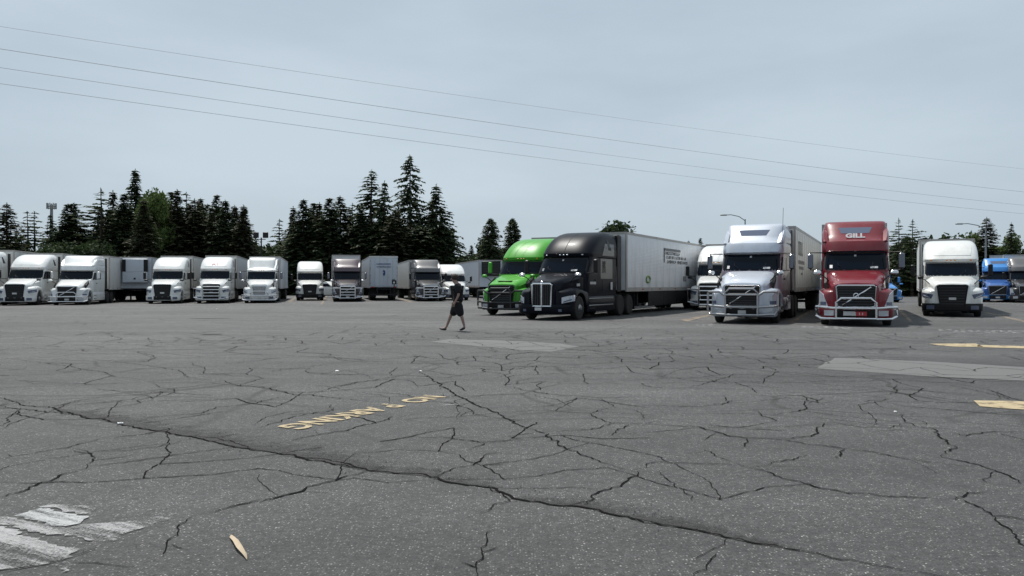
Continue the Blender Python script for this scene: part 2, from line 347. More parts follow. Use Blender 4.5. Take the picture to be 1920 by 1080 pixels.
def side_patch(pf, s, quad, off, thick, ny=6, nz=4):
    """quad: (y0,y1) at bottom z0 and (y0,y1) at top z1"""
    (z0, a0, b0), (z1, a1, b1) = quad
    def fn(u, v):
        z = z0+(z1-z0)*v; y = (a0+(a1-a0)*v)*(1-u)+(b0+(b1-b0)*v)*u
        x = sx(pf, y, z); n = Vector((1, -.0, 0)); dx = (sx(pf, y+.02, z)-sx(pf, y-.02, z))/.04; n = Vector((1, -dx, 0)).normalized()
        p = Vector((x, y, z))+n*off; return (Vector((s*p.x, p.y, p.z)), Vector((s*n.x, n.y, 0)))
    return MB().grid(fn, ny, nz, thick)
def front_patch(pf, x0, x1, z0, z1, off, thick, nx=14, nz=4, xt=None):
    xt = xt or (x0, x1)
    def fn(u, v):
        z = z0+(z1-z0)*v; a = x0+(xt[0]-x0)*v; b = x1+(xt[1]-x1)*v; x = a+(b-a)*u
        y = fy(pf, x, z); dy = (fy(pf, abs(x)+.01, z)-fy(pf, max(0, abs(x)-.01), z))/.02
        n = Vector((math.copysign(dy, x) if x else 0, -1, .45)).normalized(); return (Vector((x, y, z))+n*off, n)
    return MB().grid(fn, nx, nz, thick)
def xout(y, full=1.25): return .75+(full-.75)*min(1, max(0, (y-.12)/.6))**.34
def fender_rings(s, nose, rise, bot):
    rings = []
    ys = [.12,.13,.15,.18,.22,.28,.36,.46,.58,.66,.70,.78,.88,1.0,1.14,1.28,1.42,1.56,1.68,1.78,1.86,1.90,2.0,2.12]
    for y in ys:
        xo = xout(y); d = 1.28-y; zb = bot if abs(d) > .62 else max(bot, .50+math.sqrt(.62**2-d*d))
        zt = nose+(rise-nose)*min(1, max(0, (y-.12)/.8))**.7
        if y > 1.4: zt = rise-(y-1.4)*.18
        zt = max(zt, zb+.05)
        xi = .60
        poly = [(xi, zb), (xo-.02, zb), (xo, zb+.03), (xo, zt-.16), (xo-.04, zt-.07), (xo-.12, zt-.015), (max(xi+.02, xo-.26), zt+.01), (xi, zt+.04)]
        rings.append([(s*a, y, b) for a, b in poly])
    return rings
def tractor(kind, px, Y, axis, body, label, group=None, roof=None, lower=None, guard=None, gmat=None, bumper=None, top=None, front=None,
            grille_frame=None, mirror='black', roofwin=False, skirt=None, tank=False, sleeperwin=True, detail=True, yr=5.65, H=1.0, emblem=False, glassmirror=False, hoodslot=False, side=None):
    x, y = XY(px, Y)
    T = thing('semi_tractor', label, 'semi truck', (x, y, 0), -R(axis), group)
    T.scale = (1, 1, H)
    roofk = roof or {'V':'ridge','C':'smooth','K':'smooth','I':'fin'}[kind]
    pf = PROF[roofk]; top = top or body; lower = lower or body; side = side or body; bumper = bumper or body
    # cab with sleeper
    zs = sorted(set([p[0] for p in pf]+[1.2,2.2,2.35,2.5,3.0,3.2,3.4,3.6]))
    zc = 2.70
    m = MB(); m.loft([outline(pf, z, yr) for z in zs if z <= zc]); m.build('cab', side, T)
    m = MB(); m.loft([outline(pf, z, yr+.01) for z in [zc+.008]+[z for z in zs if z > zc+.01]]); m.build('roof_fairing', top, T)
    if roofk == 'ridge':          # raised cheeks either side of the sloping roof panel
        for s in (-1, 1):
            m = MB(); rings = []
            for yy, zl, zh, xi, xo in ((2.62,3.10,3.14,.98,1.14),(2.85,3.10,3.30,.99,1.19),(3.15,3.10,3.50,1.01,1.215),(3.5,3.12,3.66,1.05,1.22),(3.9,3.15,3.74,1.08,1.22),(yr-.1,3.2,3.76,1.10,1.215)):
                rings.append([(s*xi, yy, zl), (s*xo, yy, zl), (s*(xo-.005), yy, zl+(zh-zl)*.7), (s*(xo-.06), yy, zh), (s*xi, yy, zh-.03)])
            m.loft(rings).build('roof_cheek', top, T)
    if roofk == 'fin':
        for s in (-1, 1):
            m = MB(); rings = []
            for yy, zh, xo in ((2.9,2.95,1.13),(3.3,3.3,1.19),(3.8,3.7,1.21),(yr-.1,3.85,1.21)):
                rings.append([(s*1.0, yy, 2.9), (s*xo, yy, 2.9), (s*xo, yy, zh-.08), (s*(xo-.05), yy, zh), (s*1.0, yy, zh-.02)])
            m.loft(rings).build('roof_cheek', top, T)
    if roofwin:
        front_patch(pf, -.50, .50, 3.44, 3.68, .006, .03, 8, 3, xt=(-.62, .62)).build('roof_window', LAMPDK, T)
    if roofk != 'ridge' or kind != 'V':
        for xx in (-.85, -.17, 0, .17, .85):
            yy = fy(pf, xx, 2.79); MB().rbox(xx-.04, xx+.04, yy-.035, yy+.04, 2.775, 2.82, .01).build('marker_lamp', AMBER if kind != 'K' else LAMP, T)
    else:
        front_patch(pf, -1.06, 1.06, 2.67, 2.715, .05, .08, 16, 1).build('sun_visor', CHROME if body is RED else lower, T)
    if kind == 'C' and detail:     # raised panel pressed into the roof
        front_patch(pf, -.85, .85, 3.05, 3.55, .014, .03, 14, 5, xt=(-.92, .92)).build('roof_panel', top, T)
    # glazing
    front_patch(pf, -1.13, 1.13, 2.0, 2.66, .006, .02, 22, 5, xt=(-1.10, 1.10)).build('windshield_seal', BLACK, T)
    front_patch(pf, -1.075, 1.075, 2.04, 2.62, .014, .02, 22, 5, xt=(-1.04, 1.04)).build('windshield', GLASS, T)
    for s in (-1, 1):
        d = side_patch(pf, s, ((1.12, 2.10, 3.28), (2.72, 2.62, 3.28)), .012, .03, 8, 8).build('door', side, T)
        side_patch(pf, s, ((1.98, 2.25, 3.14), (2.56, 2.66, 3.14)), .020, .02, 8, 4).build('door_window', GLASS, d)
        yy = 3.14; MB().rbox(s*(sx(pf, yy, 1.6)+.035)-.03, s*(sx(pf, yy, 1.6)+.035)+.03, 3.02, 3.2, 1.66, 1.71, .01).build('handle', CHROME if body is RED else BLACK, d)
        if sleeperwin: side_patch(pf, s, ((2.02, 3.95, 4.4), (2.55, 3.95, 4.4)), .012, .02, 2, 2).build('sleeper_window', GLASS, T)
        if roofk == 'smooth': side_patch(pf, s, ((3.05, 4.75, 5.15), (3.5, 4.50, 4.75)), .012, .02, 2, 3).build('roof_side_window', GLASS, T)
        side_patch(pf, s, ((1.15, 4.0, 5.4), (1.68, 4.0, 5.4)), .008, .02, 3, 2).build('luggage_door', side, T)
        # black or coloured flaps closing the gap to the trailer
        MB().rbox(s*1.2-.02, s*1.2+.02, yr+.02, yr+.55, 1.15, 3.80, .012).build('side_extender', BLACK if not (top is MAUVE) else MAROON, T)
        # lower side fairing, step and tank
        if tank:
            m = MB().lathe([(0,.0001),(0,.26),(.04,.31),(1.5,.31),(1.54,.26),(1.54,.0001)], 20, 'y', (s*.93, 2.95, .74)); m.build('fuel_tank', STEEL, T)
            for q in (3.2, 4.2): MB().lathe([(0,.30),(0,.322),(.06,.322),(.06,.30)], 20, 'y', (s*.93, q, .74)).build('tank_strap', CHROME, T)
            MB().rbox(min(s*.7,s*1.2), max(s*.7,s*1.2), 2.15, 2.88, .38, .46, .01).build('step', STEEL, T)
            MB().rbox(min(s*.7,s*1.18), max(s*.7,s*1.18), 2.15, 2.88, .72, .80, .01).build('step', STEEL, T)
            MB().rbox(min(s*.7,s*1.2), max(s*.7,s*1.2), 4.6, 5.6, .40, 1.0, .03).build('tool_box', lower, T)
        else:
            m = MB(); rings = []
            for yy in (2.13, 2.2, 3.2, 4.4, 5.5, 5.62):
                xo = 1.215 if 2.15 < yy < 5.6 else 1.19
                rings.append([(s*.75, yy, .34), (s*(xo-.03), yy, .30), (s*xo, yy, .36), (s*xo, yy, .90), (s*(xo-.04), yy, .97), (s*.75, yy, .97)])
            m.loft(rings).build('side_fairing', skirt or lower, T)
            MB().rbox(min(s*1.0,s*1.235), max(s*1.0,s*1.235), 2.35, 3.0, .42, .47, .008).build('step', BLACK, T)
            MB().rbox(min(s*1.0,s*1.235), max(s*1.0,s*1.235), 2.35, 3.0, .70, .75, .008).build('step', BLACK, T)
    # hood
    hb = {'V':(1.50,.74,.62), 'C':(1.60,.70,.62), 'K':(1.60,.52,.62), 'I':(1.58,.62,.62)}[kind]
    m = MB(); rings = []
    for yy, f in ((.09,.0),(.12,.04),(.2,.09),(.4,.24),(.7,.42),(1.1,.63),(1.5,.82),(1.85,.98),(2.0,1.0)):
        zt = hb[0]+(1.99-hb[0])*f; wt = hb[1]-.10+(.98-hb[1])*f**.8; wm = hb[1]+(1.07-hb[1])*f**.8
        e = .03 if yy < .1 else 0
        half = [(wm-.02-e, .62+e), (wm-e, 1.1), (wm-e, zt-.20), (wt+.05-e, zt-.09-e), (wt-.03, zt-.035-e), (wt-.2, zt-.01-e), (.0, zt+.01-e)]
        ring = [(a, yy, b) for a, b in half]+[(-a, yy, b) for a, b in half[-2::-1]]
        rings.append(ring)
    m.loft(rings)
    for s in (-1, 1): m.loft(fender_rings(s, {'V':1.22,'C':1.26,'K':1.16,'I':1.2}[kind], {'V':1.34,'C':1.42,'K':1.34,'I':1.36}[kind], .60))
    m.build('hood', front or body, T, sharp=30)
    if hoodslot:
        MB().rbox(-.38, .38, .38, .58, 1.655, 1.675, .008).build('hood_vent', BLACK, T)
    for s in (-1, 1):             # dark air intake in the crease beside the hood
        MB().loft([[(s*(1.0+.01*i), .72+i*.26, 1.32+i*.11), (s*(1.075+.0*i), .78+i*.26, 1.30+i*.11), (s*1.08, .82+i*.26, 1.52+i*.13), (s*(.98+.01*i), .76+i*.26, 1.55+i*.12)] for i in range(4)]).build('hood_intake', BLACK, T) if kind in 'VI' else None
        MB().tube([(s*.25-.0, 1.93, 2.0), (s*.6, 1.98, 2.2), (s*.62, 2.06, 2.3)], .012, 5).build('wiper', BLACK, T)
    # bumper
    bz0, bz1 = (.26, .66)
    bpf = [(bz0, .10, 1.18, .5), (bz0+.06, .05, 1.23, .55), (bz1-.1, .02, 1.255, .58), (bz1, .04, 1.25, .56)]
    MB().loft([outline(bpf, z, .64) for z in (bz0, bz0+.06, .45, bz1-.1, bz1-.01)]).build('bumper', bumper, T)
    if kind in 'VC':
        front_patch(bpf, -.62, .62, bz0+.05, bz1-.04, .012, .03, 10, 2).build('bumper_intake', BLACK, T)
    # grille
    if kind == 'V': gp = (-.60, .60, .68, 1.44, -.66, .66); fm = grille_frame or CHROME
    elif kind == 'C': gp = (-.50, .50, .50, 1.54, -.62, .62); fm = grille_frame or BLACK
    elif kind == 'K': gp = (-.40, .40, .58, 1.52, -.47, .47); fm = BRIGHT
    else: gp = (-.42, .42, .70, 1.42, -.52, .52); fm = CHROME
    xl, xr, z0, z1, tl, tr = gp; gy = .065
    MB().prism([(xl, z0), (xr, z0), (tr, z1), (tl, z1)], gy, gy-.03).build('grille', BLACK, T)
    if kind == 'C' and fm is BLACK: pass
    ft = .045 if kind != 'K' else .075
    m = MB().tube([(xl, gy-.03, z0), (xr, gy-.03, z0), (tr, gy-.03, z1-.05), (tr-.07, gy-.03, z1), (tl+.07, gy-.03, z1), (tl, gy-.03, z1-.05)], ft*.6, 6, closed=True); m.build('grille_frame', fm, T)
    if detail:
        gm = {'V':GUARDBLK,'C':GUARDBLK,'K':GREY,'I':CHROME}[kind]
        if kind == 'K':
            for q in range(9):
                xx = -.36+q*.09
                if abs(xx) > .03: MB().box(xx-.012, xx+.012, gy-.055, gy-.031, z0+.05, z1-.06).build('grille_bar', GREY, T)
            MB().rbox(-.035, .035, gy-.085, gy-.03, z0+.02, z1+.02, .012).build('grille_spine', BRIGHT, T)
            MB().rbox(-.06, .06, gy-.05, gy+.02, z1+.03, z1+.12, .02).build('hood_badge', CHROME, T)
        else:
            nb = 7
            for q in range(nb):
                v = (q+1)/(nb+1); zz = z0+(z1-z0)*v; a = xl+(tl-xl)*v+.05; b = xr+(tr-xr)*v-.05
                MB().box(a, b, gy-.058, gy-.031, zz-.018, zz+.018).build('grille_bar', gm if not (kind=='C' and q==nb-1) else gm, T)
    if kind == 'V':
        MB().tube([(-.46, gy-.07, z0+.06), (.5, gy-.07, z1-.06)], .022, 6).build('diagonal_bar', CHROME, T)
        if emblem:
            MB().tube([(.085*math.cos(a), gy-.085, 1.07+.085*math.sin(a)) for a in [2*math.pi*i/16 for i in range(16)]], .022, 6, closed=True).build('emblem', CHROME, T)
    # headlights wrap round the corner of the fender
    hz = {'V':(.70,1.17,.93), 'C':(.88,1.08,.86), 'K':(.70,.95,.86), 'I':(.82,1.1,.9)}[kind]
    for s in (-1, 1):
        def fn(u, v, s=s):
            x0_ = hz[2]+(.16*v if kind == 'V' else -.08*v if kind == 'C' else 0); xa = x0_+(1.235-x0_)*u; q = (xa-.75)/.5; yy = .12+.6*q**(1/.34)
            zz = hz[0]+(hz[1]-hz[0])*v+(.10*u if kind != 'V' else .14*(u-.4)*v)
            return (Vector((s*(xa+.012), yy-.012, zz)), Vector((s*.6, -.8, 0)))
        MB().grid(fn, 8, 3, .03).build('headlight', LAMP if kind != 'C' else LAMPDK, T)
        def fn2(u, v, s=s):
            xa = hz[2]+.06+(1.20-hz[2])*u*.72; q = (xa-.75)/.5; yy = .12+.6*q**(1/.34)
            zz = hz[0]+.035+(hz[1]-hz[0]-.06)*v*.28+(.10*u if kind != 'V' else 0)
            return (Vector((s*(xa+.020), yy-.020, zz)), Vector((s*.6, -.8, 0)))
        MB().grid(fn2, 6, 2, .01).build('headlight_insert', LAMPDK if kind != 'C' else LAMP, T)
        front_patch(bpf, min(s*.74, s*(1.06 if kind != 'K' else .88)), max(s*.74, s*(1.06 if kind != 'K' else .88)), .36, .55 if kind != 'K' else .46, .014, .03, 5, 2).build('fog_light', LAMPDK if kind != 'V' else LAMP, T)
    if tank or kind == 'K':
        for (a, b, za, zb, mm_) in ((.52,.78,2.07,2.14,PLATE),(-.9,-.8,2.08,2.2,STEEL),(-.04,.04,2.52,2.59,STEEL)): front_patch(pf, a, b, za, zb, .02, .01, 3, 1).build('windshield_item', mm_, T)
        for s in (-1, 1): MB().rbox(s*.5-.42, s*.5+.42, 2.5, 2.9, 2.0, 2.04, .01).build('dashboard', BLACK, T)
    # plate
    if kind != 'X':
        pz = {'V':(.36,.50),'C':(.82,.94),'K':(.40,.53),'I':(.36,.5)}[kind]
        MB().rbox(-.30 if kind=='K' else -.15, 0 if kind=='K' else .15, -.02, .015, pz[0], pz[1], .006).build('licence_plate', PLATE, T)
    # mirrors
    for s in (-1, 1):
        mm = MB()
        if mirror == 'black' and kind in 'CI' or kind == 'K':
            mm.tube([(s*1.17, 2.15, 1.98), (s*1.62, 2.02, 2.02)], .022, 6).build('mirror_arm', BLACK, T)
            MB().rbox(s*1.64-.10, s*1.64+.10, 1.94, 2.06, 2.0, 2.58, .04).build('mirror', BLACK, T)
        else:
            mm.tube([(s*1.14, 2.35, 2.68), (s*1.60, 2.1, 2.68), (s*1.60, 2.1, 2.03), (s*1.17, 2.2, 1.99)], .025, 6).build('mirror_arm', BLACK, T)
            mi = MB().rbox(s*1.60-.10, s*1.60+.10, 2.0, 2.14, 2.06, 2.64, .045).build('mirror', MIRB if mirror == 'chrome' else (body if mirror == 'body' else BLACK), T)
        hx = 1.30
        MB().tube([(s*.92, .95, 1.60), (s*1.12, .85, 1.80), (s*hx, .84, 1.86)], .02, 6).build('hood_mirror_arm', BLACK, T)
        MB().rbox(s*hx-.14, s*hx+.12, .78, .92, 1.83, 1.99, .045).build('hood_mirror', {'chrome':CHROME,'body':body}.get(mirror, CHROME if kind=='K' else BLACK), T)
    if tank and not emblem or guard == 'rack' and not detail:
        MB().tube([(1.16, 2.7, 2.75), (1.20, 2.75, 4.5)], .008, 5).build('antenna', BLACK, T)
    # chassis
    m = MB().box(-.45, .45, .62, 8.3, .58, .95); m.box(-.42, .42, .75, 2.6, .34, .6); m.box(-.95, .95, 1.2, 1.36, .42, .56)
    m.box(-.9, .9, 6.32, 6.48, .42, .6); m.box(-.9, .9, 7.62, 7.78, .42, .6); m.box(-.5, .5, 6.0, 7.6, .95, 1.10)
    m.build('chassis', FRAME, T)
    for s in (-1, 1):
        wheel(T, s*1.06, 1.28, False)
        wheel(T, s*.93, 6.4, True); wheel(T, s*.93, 7.7, True)
        MB().rbox(s*.95-.3, s*.95+.3, 8.35, 8.37, .25, 1.0, .005).build('mud_flap', BLACK, T)
    # guard in front
    if guard:
        gm = gmat or CHROME; r = .044
        if guard == 'tall':
            MB().tube([(-.60,-.16,.30),(-.60,-.16,1.14),(-.46,-.16,1.30),(.46,-.16,1.30),(.60,-.16,1.14),(.60,-.16,.30)], r, 8).build('guard_hoop', gm, T)
            for zz in (1.08, .62): MB().tube([(-.6,-.16,zz),(.6,-.16,zz)], r, 8).build('guard_bar', gm, T)
            for s in (-1, 1):
                MB().tube([(s*.6,-.16,1.04),(s*.82,-.15,1.19),(s*1.18,-.10,1.19),(s*1.30,.12,1.15),(s*1.30,.12,.50),(s*1.18,-.08,.36),(s*.6,-.16,.33)], r, 8).build('guard_loop', gm, T)
                MB().tube([(s*.6,-.16,.62),(s*1.18,-.09,.66),(s*1.30,.12,.68)], r, 8).build('guard_bar', gm, T)
                MB().box(s*.6-.03, s*.6+.03, -.15, .2, .36, .42).build('guard_bracket', BLACK, T)
            MB().tube([(-.6,-.16,.33),(.6,-.16,.33)], r, 8).build('guard_bar', gm, T)
        elif guard == 'low':
            MB().tube([(-.66,-.16,.30),(-.66,-.16,.82),(-.50,-.16,.99),(.50,-.16,.99),(.66,-.16,.82),(.66,-.16,.30)], r, 8).build('guard_hoop', gm, T)
            MB().tube([(-.66,-.16,.64),(.66,-.16,.64)], r, 8).build('guard_bar', gm, T)
            MB().tube([(-.66,-.16,.27),(.66,-.16,.27)], r, 8).build('guard_bar', gm, T)
            for s in (-1, 1):
                MB().tube([(s*.66,-.16,.64),(s*1.16,-.12,.68),(s*1.33,.08,.68),(s*1.36,.2,.6),(s*1.33,.12,.36),(s*1.16,-.10,.27),(s*.66,-.16,.26)], r, 8).build('guard_loop', gm, T)
                MB().box(s*.66-.03, s*.66+.03, -.15, .2, .36, .42).build('guard_bracket', BLACK, T)
        elif guard == 'rack':
            for zz in (1.36, 1.12, .86, .60, .34): MB().tube([(-.62,-.16,zz),(.62,-.16,zz)], r, 8).build('guard_bar', gm, T)
            for s in (-1, 1):
                MB().tube([(s*.62,-.16,.30),(s*.62,-.16,1.40)], r+.01, 8).build('guard_post', gm, T)
                MB().tube([(s*.62,-.16,1.22),(s*1.28,-.02,1.22),(s*1.30,.02,.50),(s*.62,-.16,.34)], r, 8).build('guard_loop', gm, T)
    return T
# ------------------------------------------------------------------ trailer
PANELS = {}
def panel_mesh(style, w, m, s):
    k = (style, round(w, 3), m.name, s)
    if k in PANELS: return PANELS[k]
    b = MB(); g = .008; z0, z1 = 1.36, 3.98
    if style == 'ribbed':
        pr = []; n = 34
        for i in range(n):
            z = z0+(z1-z0)*i/n; h = (z1-z0)/n
            pr += [(0.009, z), (0.0125, z+h*.18), (0.0125, z+h*.62), (0.009, z+h*.8)]
        pr.append((0.006, z1)); ring0 = [(s*a, g, z) for a, z in pr]; ring1 = [(s*a, w-g, z) for a, z in pr]
        nn = len(pr); b.add(ring0+ring1, [(i, i+1, nn+i+1, nn+i) for i in range(nn-1)])
    else:
        b.rbox(min(0, s*.014), max(0, s*.014), g, w-g, z0, z1, .004)
        if style == 'post': b.box(min(s*.014, s*.026), max(s*.014, s*.026), w*.5-.02, w*.5+.02, z0+.02, z1-.02)
    me = b.mesh('side_panel', 20); me.materials.append(m); PANELS[k] = me; return me
def trailer(bx, by, axis, m, label, style='flat', group=None, reefer=False, nose=None, Ln=16.15, sides=(-1, 1), skirt=None, H=1.0, doors=False, legs=False, panels=13, raillight=True, z=0):
    T = thing('semi_trailer', label, 'trailer', (bx, by, z), -R(axis), group); T.scale = (1, 1, H)
    W = 1.28
    b = MB().rbox(-W, W, 0, Ln, 1.22, 4.06, .03); b.build('box_body', m, T)
    for s in (-1, 1):
        MB().box(min(s*(W-.03), s*(W+.022)), max(s*(W-.03), s*(W+.022)), .03, Ln-.02, 3.985, 4.105).build('top_rail', RAIL, T)
        MB().box(min(s*(W-.03), s*(W+.022)), max(s*(W-.03), s*(W+.022)), .03, Ln-.02, 1.16, 1.35).build('bottom_rail', RAIL if style != 'flat' else m, T)
        MB().box(min(s*(W-.05), s*(W+.02)), max(s*(W-.05), s*(W+.02)), -.012, .16, 1.17, 4.10).build('corner_post', RAIL, T)
        if s in sides:
            w = (Ln-.30)/panels; me = panel_mesh(style, w, m, s)
            for k in range(panels):
                o = link('side_panel', me, T); o.location = (s*W, .18+k*w, 0)
            if raillight:
                for k in range(10): MB().box(min(s*(W+.02), s*(W+.032)), max(s*(W+.02), s*(W+.032)), .9+k*1.5, 1.15+k*1.5, 1.24, 1.29).build('marker_strip', REDL if k % 2 else LAMP, T)
    MB().box(-W-.02, W+.02, -.014, .03, 4.0, 4.11).build('front_header', RAIL, T)
    ch = MB().box(-.5, .5, .3, Ln-.3, 1.0, 1.21)
    for k in range(20): ch.box(-1.2, 1.2, .6+k*.78, .66+k*.78, 1.10, 1.215)
    ch.build('underframe', FRAME, T)
    for yy in (Ln-3.2, Ln-1.95):
        MB().lathe([(-.9,.0001),(-.9,.07),(.9,.07),(.9,.0001)], 10, 'x', (0, yy, .5)).build('axle', FRAME, T)
        for s in (-1, 1): wheel(T, s*.93, yy, True)
    MB().box(-.5, .5, Ln-3.8, Ln-1.4, .62, 1.0).build('suspension', FRAME, T)
    for s in (-1, 1):
        MB().rbox(s*.93-.31, s*.93+.31, Ln-1.25, Ln-1.23, .3, 1.1, .004).build('mud_flap', BLACK, T)
        lg = MB().box(s*.95-.06, s*.95+.06, 2.5, 2.62, .06 if legs else .45, 1.1); lg.box(s*.95-.14, s*.95+.14, 2.43, 2.69, .0 if legs else .40, .06 if legs else .45); lg.build('landing_leg', FRAME, T)
    MB().tube([(-.95, 2.56, .75), (.95, 2.56, .75)], .03, 6).build('leg_brace', FRAME, T)
    if skirt:
        for s in (-1, 1):
            for k in range(3): MB().rbox(min(s*(W-.06), s*(W-.02)), max(s*(W-.06), s*(W-.02)), 3.6+k*2.7, 6.27+k*2.7, .36, 1.15, .01).build('side_skirt', skirt, T)
    if reefer:
        nm = nose or TRB
        MB().rbox(-.98, .98, -.48, -.015, 1.75, 3.95, .05).build('cooling_unit', nm, T)
        for s in (-1, 1):
            gr = MB().rbox(min(s*.70, s*1.0), max(s*.70, s*1.0), -.50, -.20, 2.75, 3.88, .02).build('cooling_vent', BLACK, T)
        MB().rbox(-.67, .67, -.50, -.47, 2.75, 3.85, .012).build('cooling_cover', nm, T)
        MB().rbox(-.68, .68, -.50, -.47, 1.85, 2.68, .012).build('cooling_cover', nm, T)
        MB().rbox(-.08, .08, -.53, -.49, 2.05, 2.2, .01).build('latch', BLACK, T)
    elif reefer is None:
        MB().rbox(-1.0, 1.0, -.42, -.015, 2.4, 3.95, .05).build('cooling_unit', BLACK, T)
        for k in range(7): MB().box(-.92, .92, -.44, -.41, 2.62+k*.18, 2.66+k*.18).build('cooling_slat', GREY, T)
    if doors:
        for s in (-1, 1):
            d = MB().rbox(min(s*.006, s*1.20), max(s*.006, s*1.20), Ln, Ln+.035, 1.34, 3.92, .008).build('rear_door', m, T)
            for q in (.35, .8): MB().tube([(s*q, Ln+.06, 1.3), (s*q, Ln+.06, 3.95)], .016, 6).build('lock_rod', m, d)
            for zz in (1.6, 2.3, 3.0, 3.65): MB().box(s*1.2-.05, s*1.2+.05, Ln+.03, Ln+.05, zz-.04, zz+.04).build('hinge', RAIL, d)
            MB().rbox(s*1.0-.14, s*1.0+.14, Ln+.0, Ln+.04, 1.19, 1.27, .01).build('tail_lamp', REDL, T)
        MB().box(-W-.02, W+.02, Ln-.02, Ln+.05, 3.95, 4.11).build('rear_header', TRW, T)
        MB().box(-1.2, 1.2, Ln-.1, Ln+.03, .50, .60).build('rear_guard', FRAME, T)
        for s in (-1, 1): MB().box(s*.6-.04, s*.6+.04, Ln-.1, Ln+.02, .55, 1.2).build('guard_strut', FRAME, T)
    return T
def behind(px, Y, axis, d=6.65):
    x, y = XY(px, Y); return x+math.sin(R(axis))*d, y+math.cos(R(axis))*d

# ------------------------------------------------------------------ the ground
ground = MB()
xs = [-1600,-400,-120,-60,-30,-15,-8,-4,0,4,8,15,30,60,120,400,1600]; ys = [-400,-60,-20,-5,0,3,6,9,12,16,22,30,45,70,110,200,600,3200]
ground.add([(a, b, 0) for b in ys for a in xs], [(j*len(xs)+i, j*len(xs)+i+1, (j+1)*len(xs)+i+1, (j+1)*len(xs)+i) for j in range(len(ys)-1) for i in range(len(xs)-1)])
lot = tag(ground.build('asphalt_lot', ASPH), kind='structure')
def flat(name, poly, m, z=.004, parent=None):
    v = [(p[0], p[1], z) for p in poly]; return tag(MB().add(v, [tuple(range(len(v)))]).build(name, m, parent), kind='structure')
random.seed(11)
def rough_edge(pts, amp):
    out = []
    for a, b in zip(pts, pts[1:]+pts[:1]):
        n = max(1, int((b-a).length/.35))
        for i in range(n):
            p = a.lerp(b, i/n); out.append(p+Vector((random.uniform(-amp, amp), random.uniform(-amp, amp), 0)))
    return out
flat('asphalt_patch', rough_edge([G(*p) for p in [(806,641),(845,636),(930,638),(1050,644),(1088,650),(1030,660),(960,655),(880,648)]], .05), PATCH)
flat('asphalt_patch', rough_edge([G(*p) for p in [(1567,671),(1740,678),(1960,691),(1960,716),(1740,706),(1530,691)]], .03), PATCH)
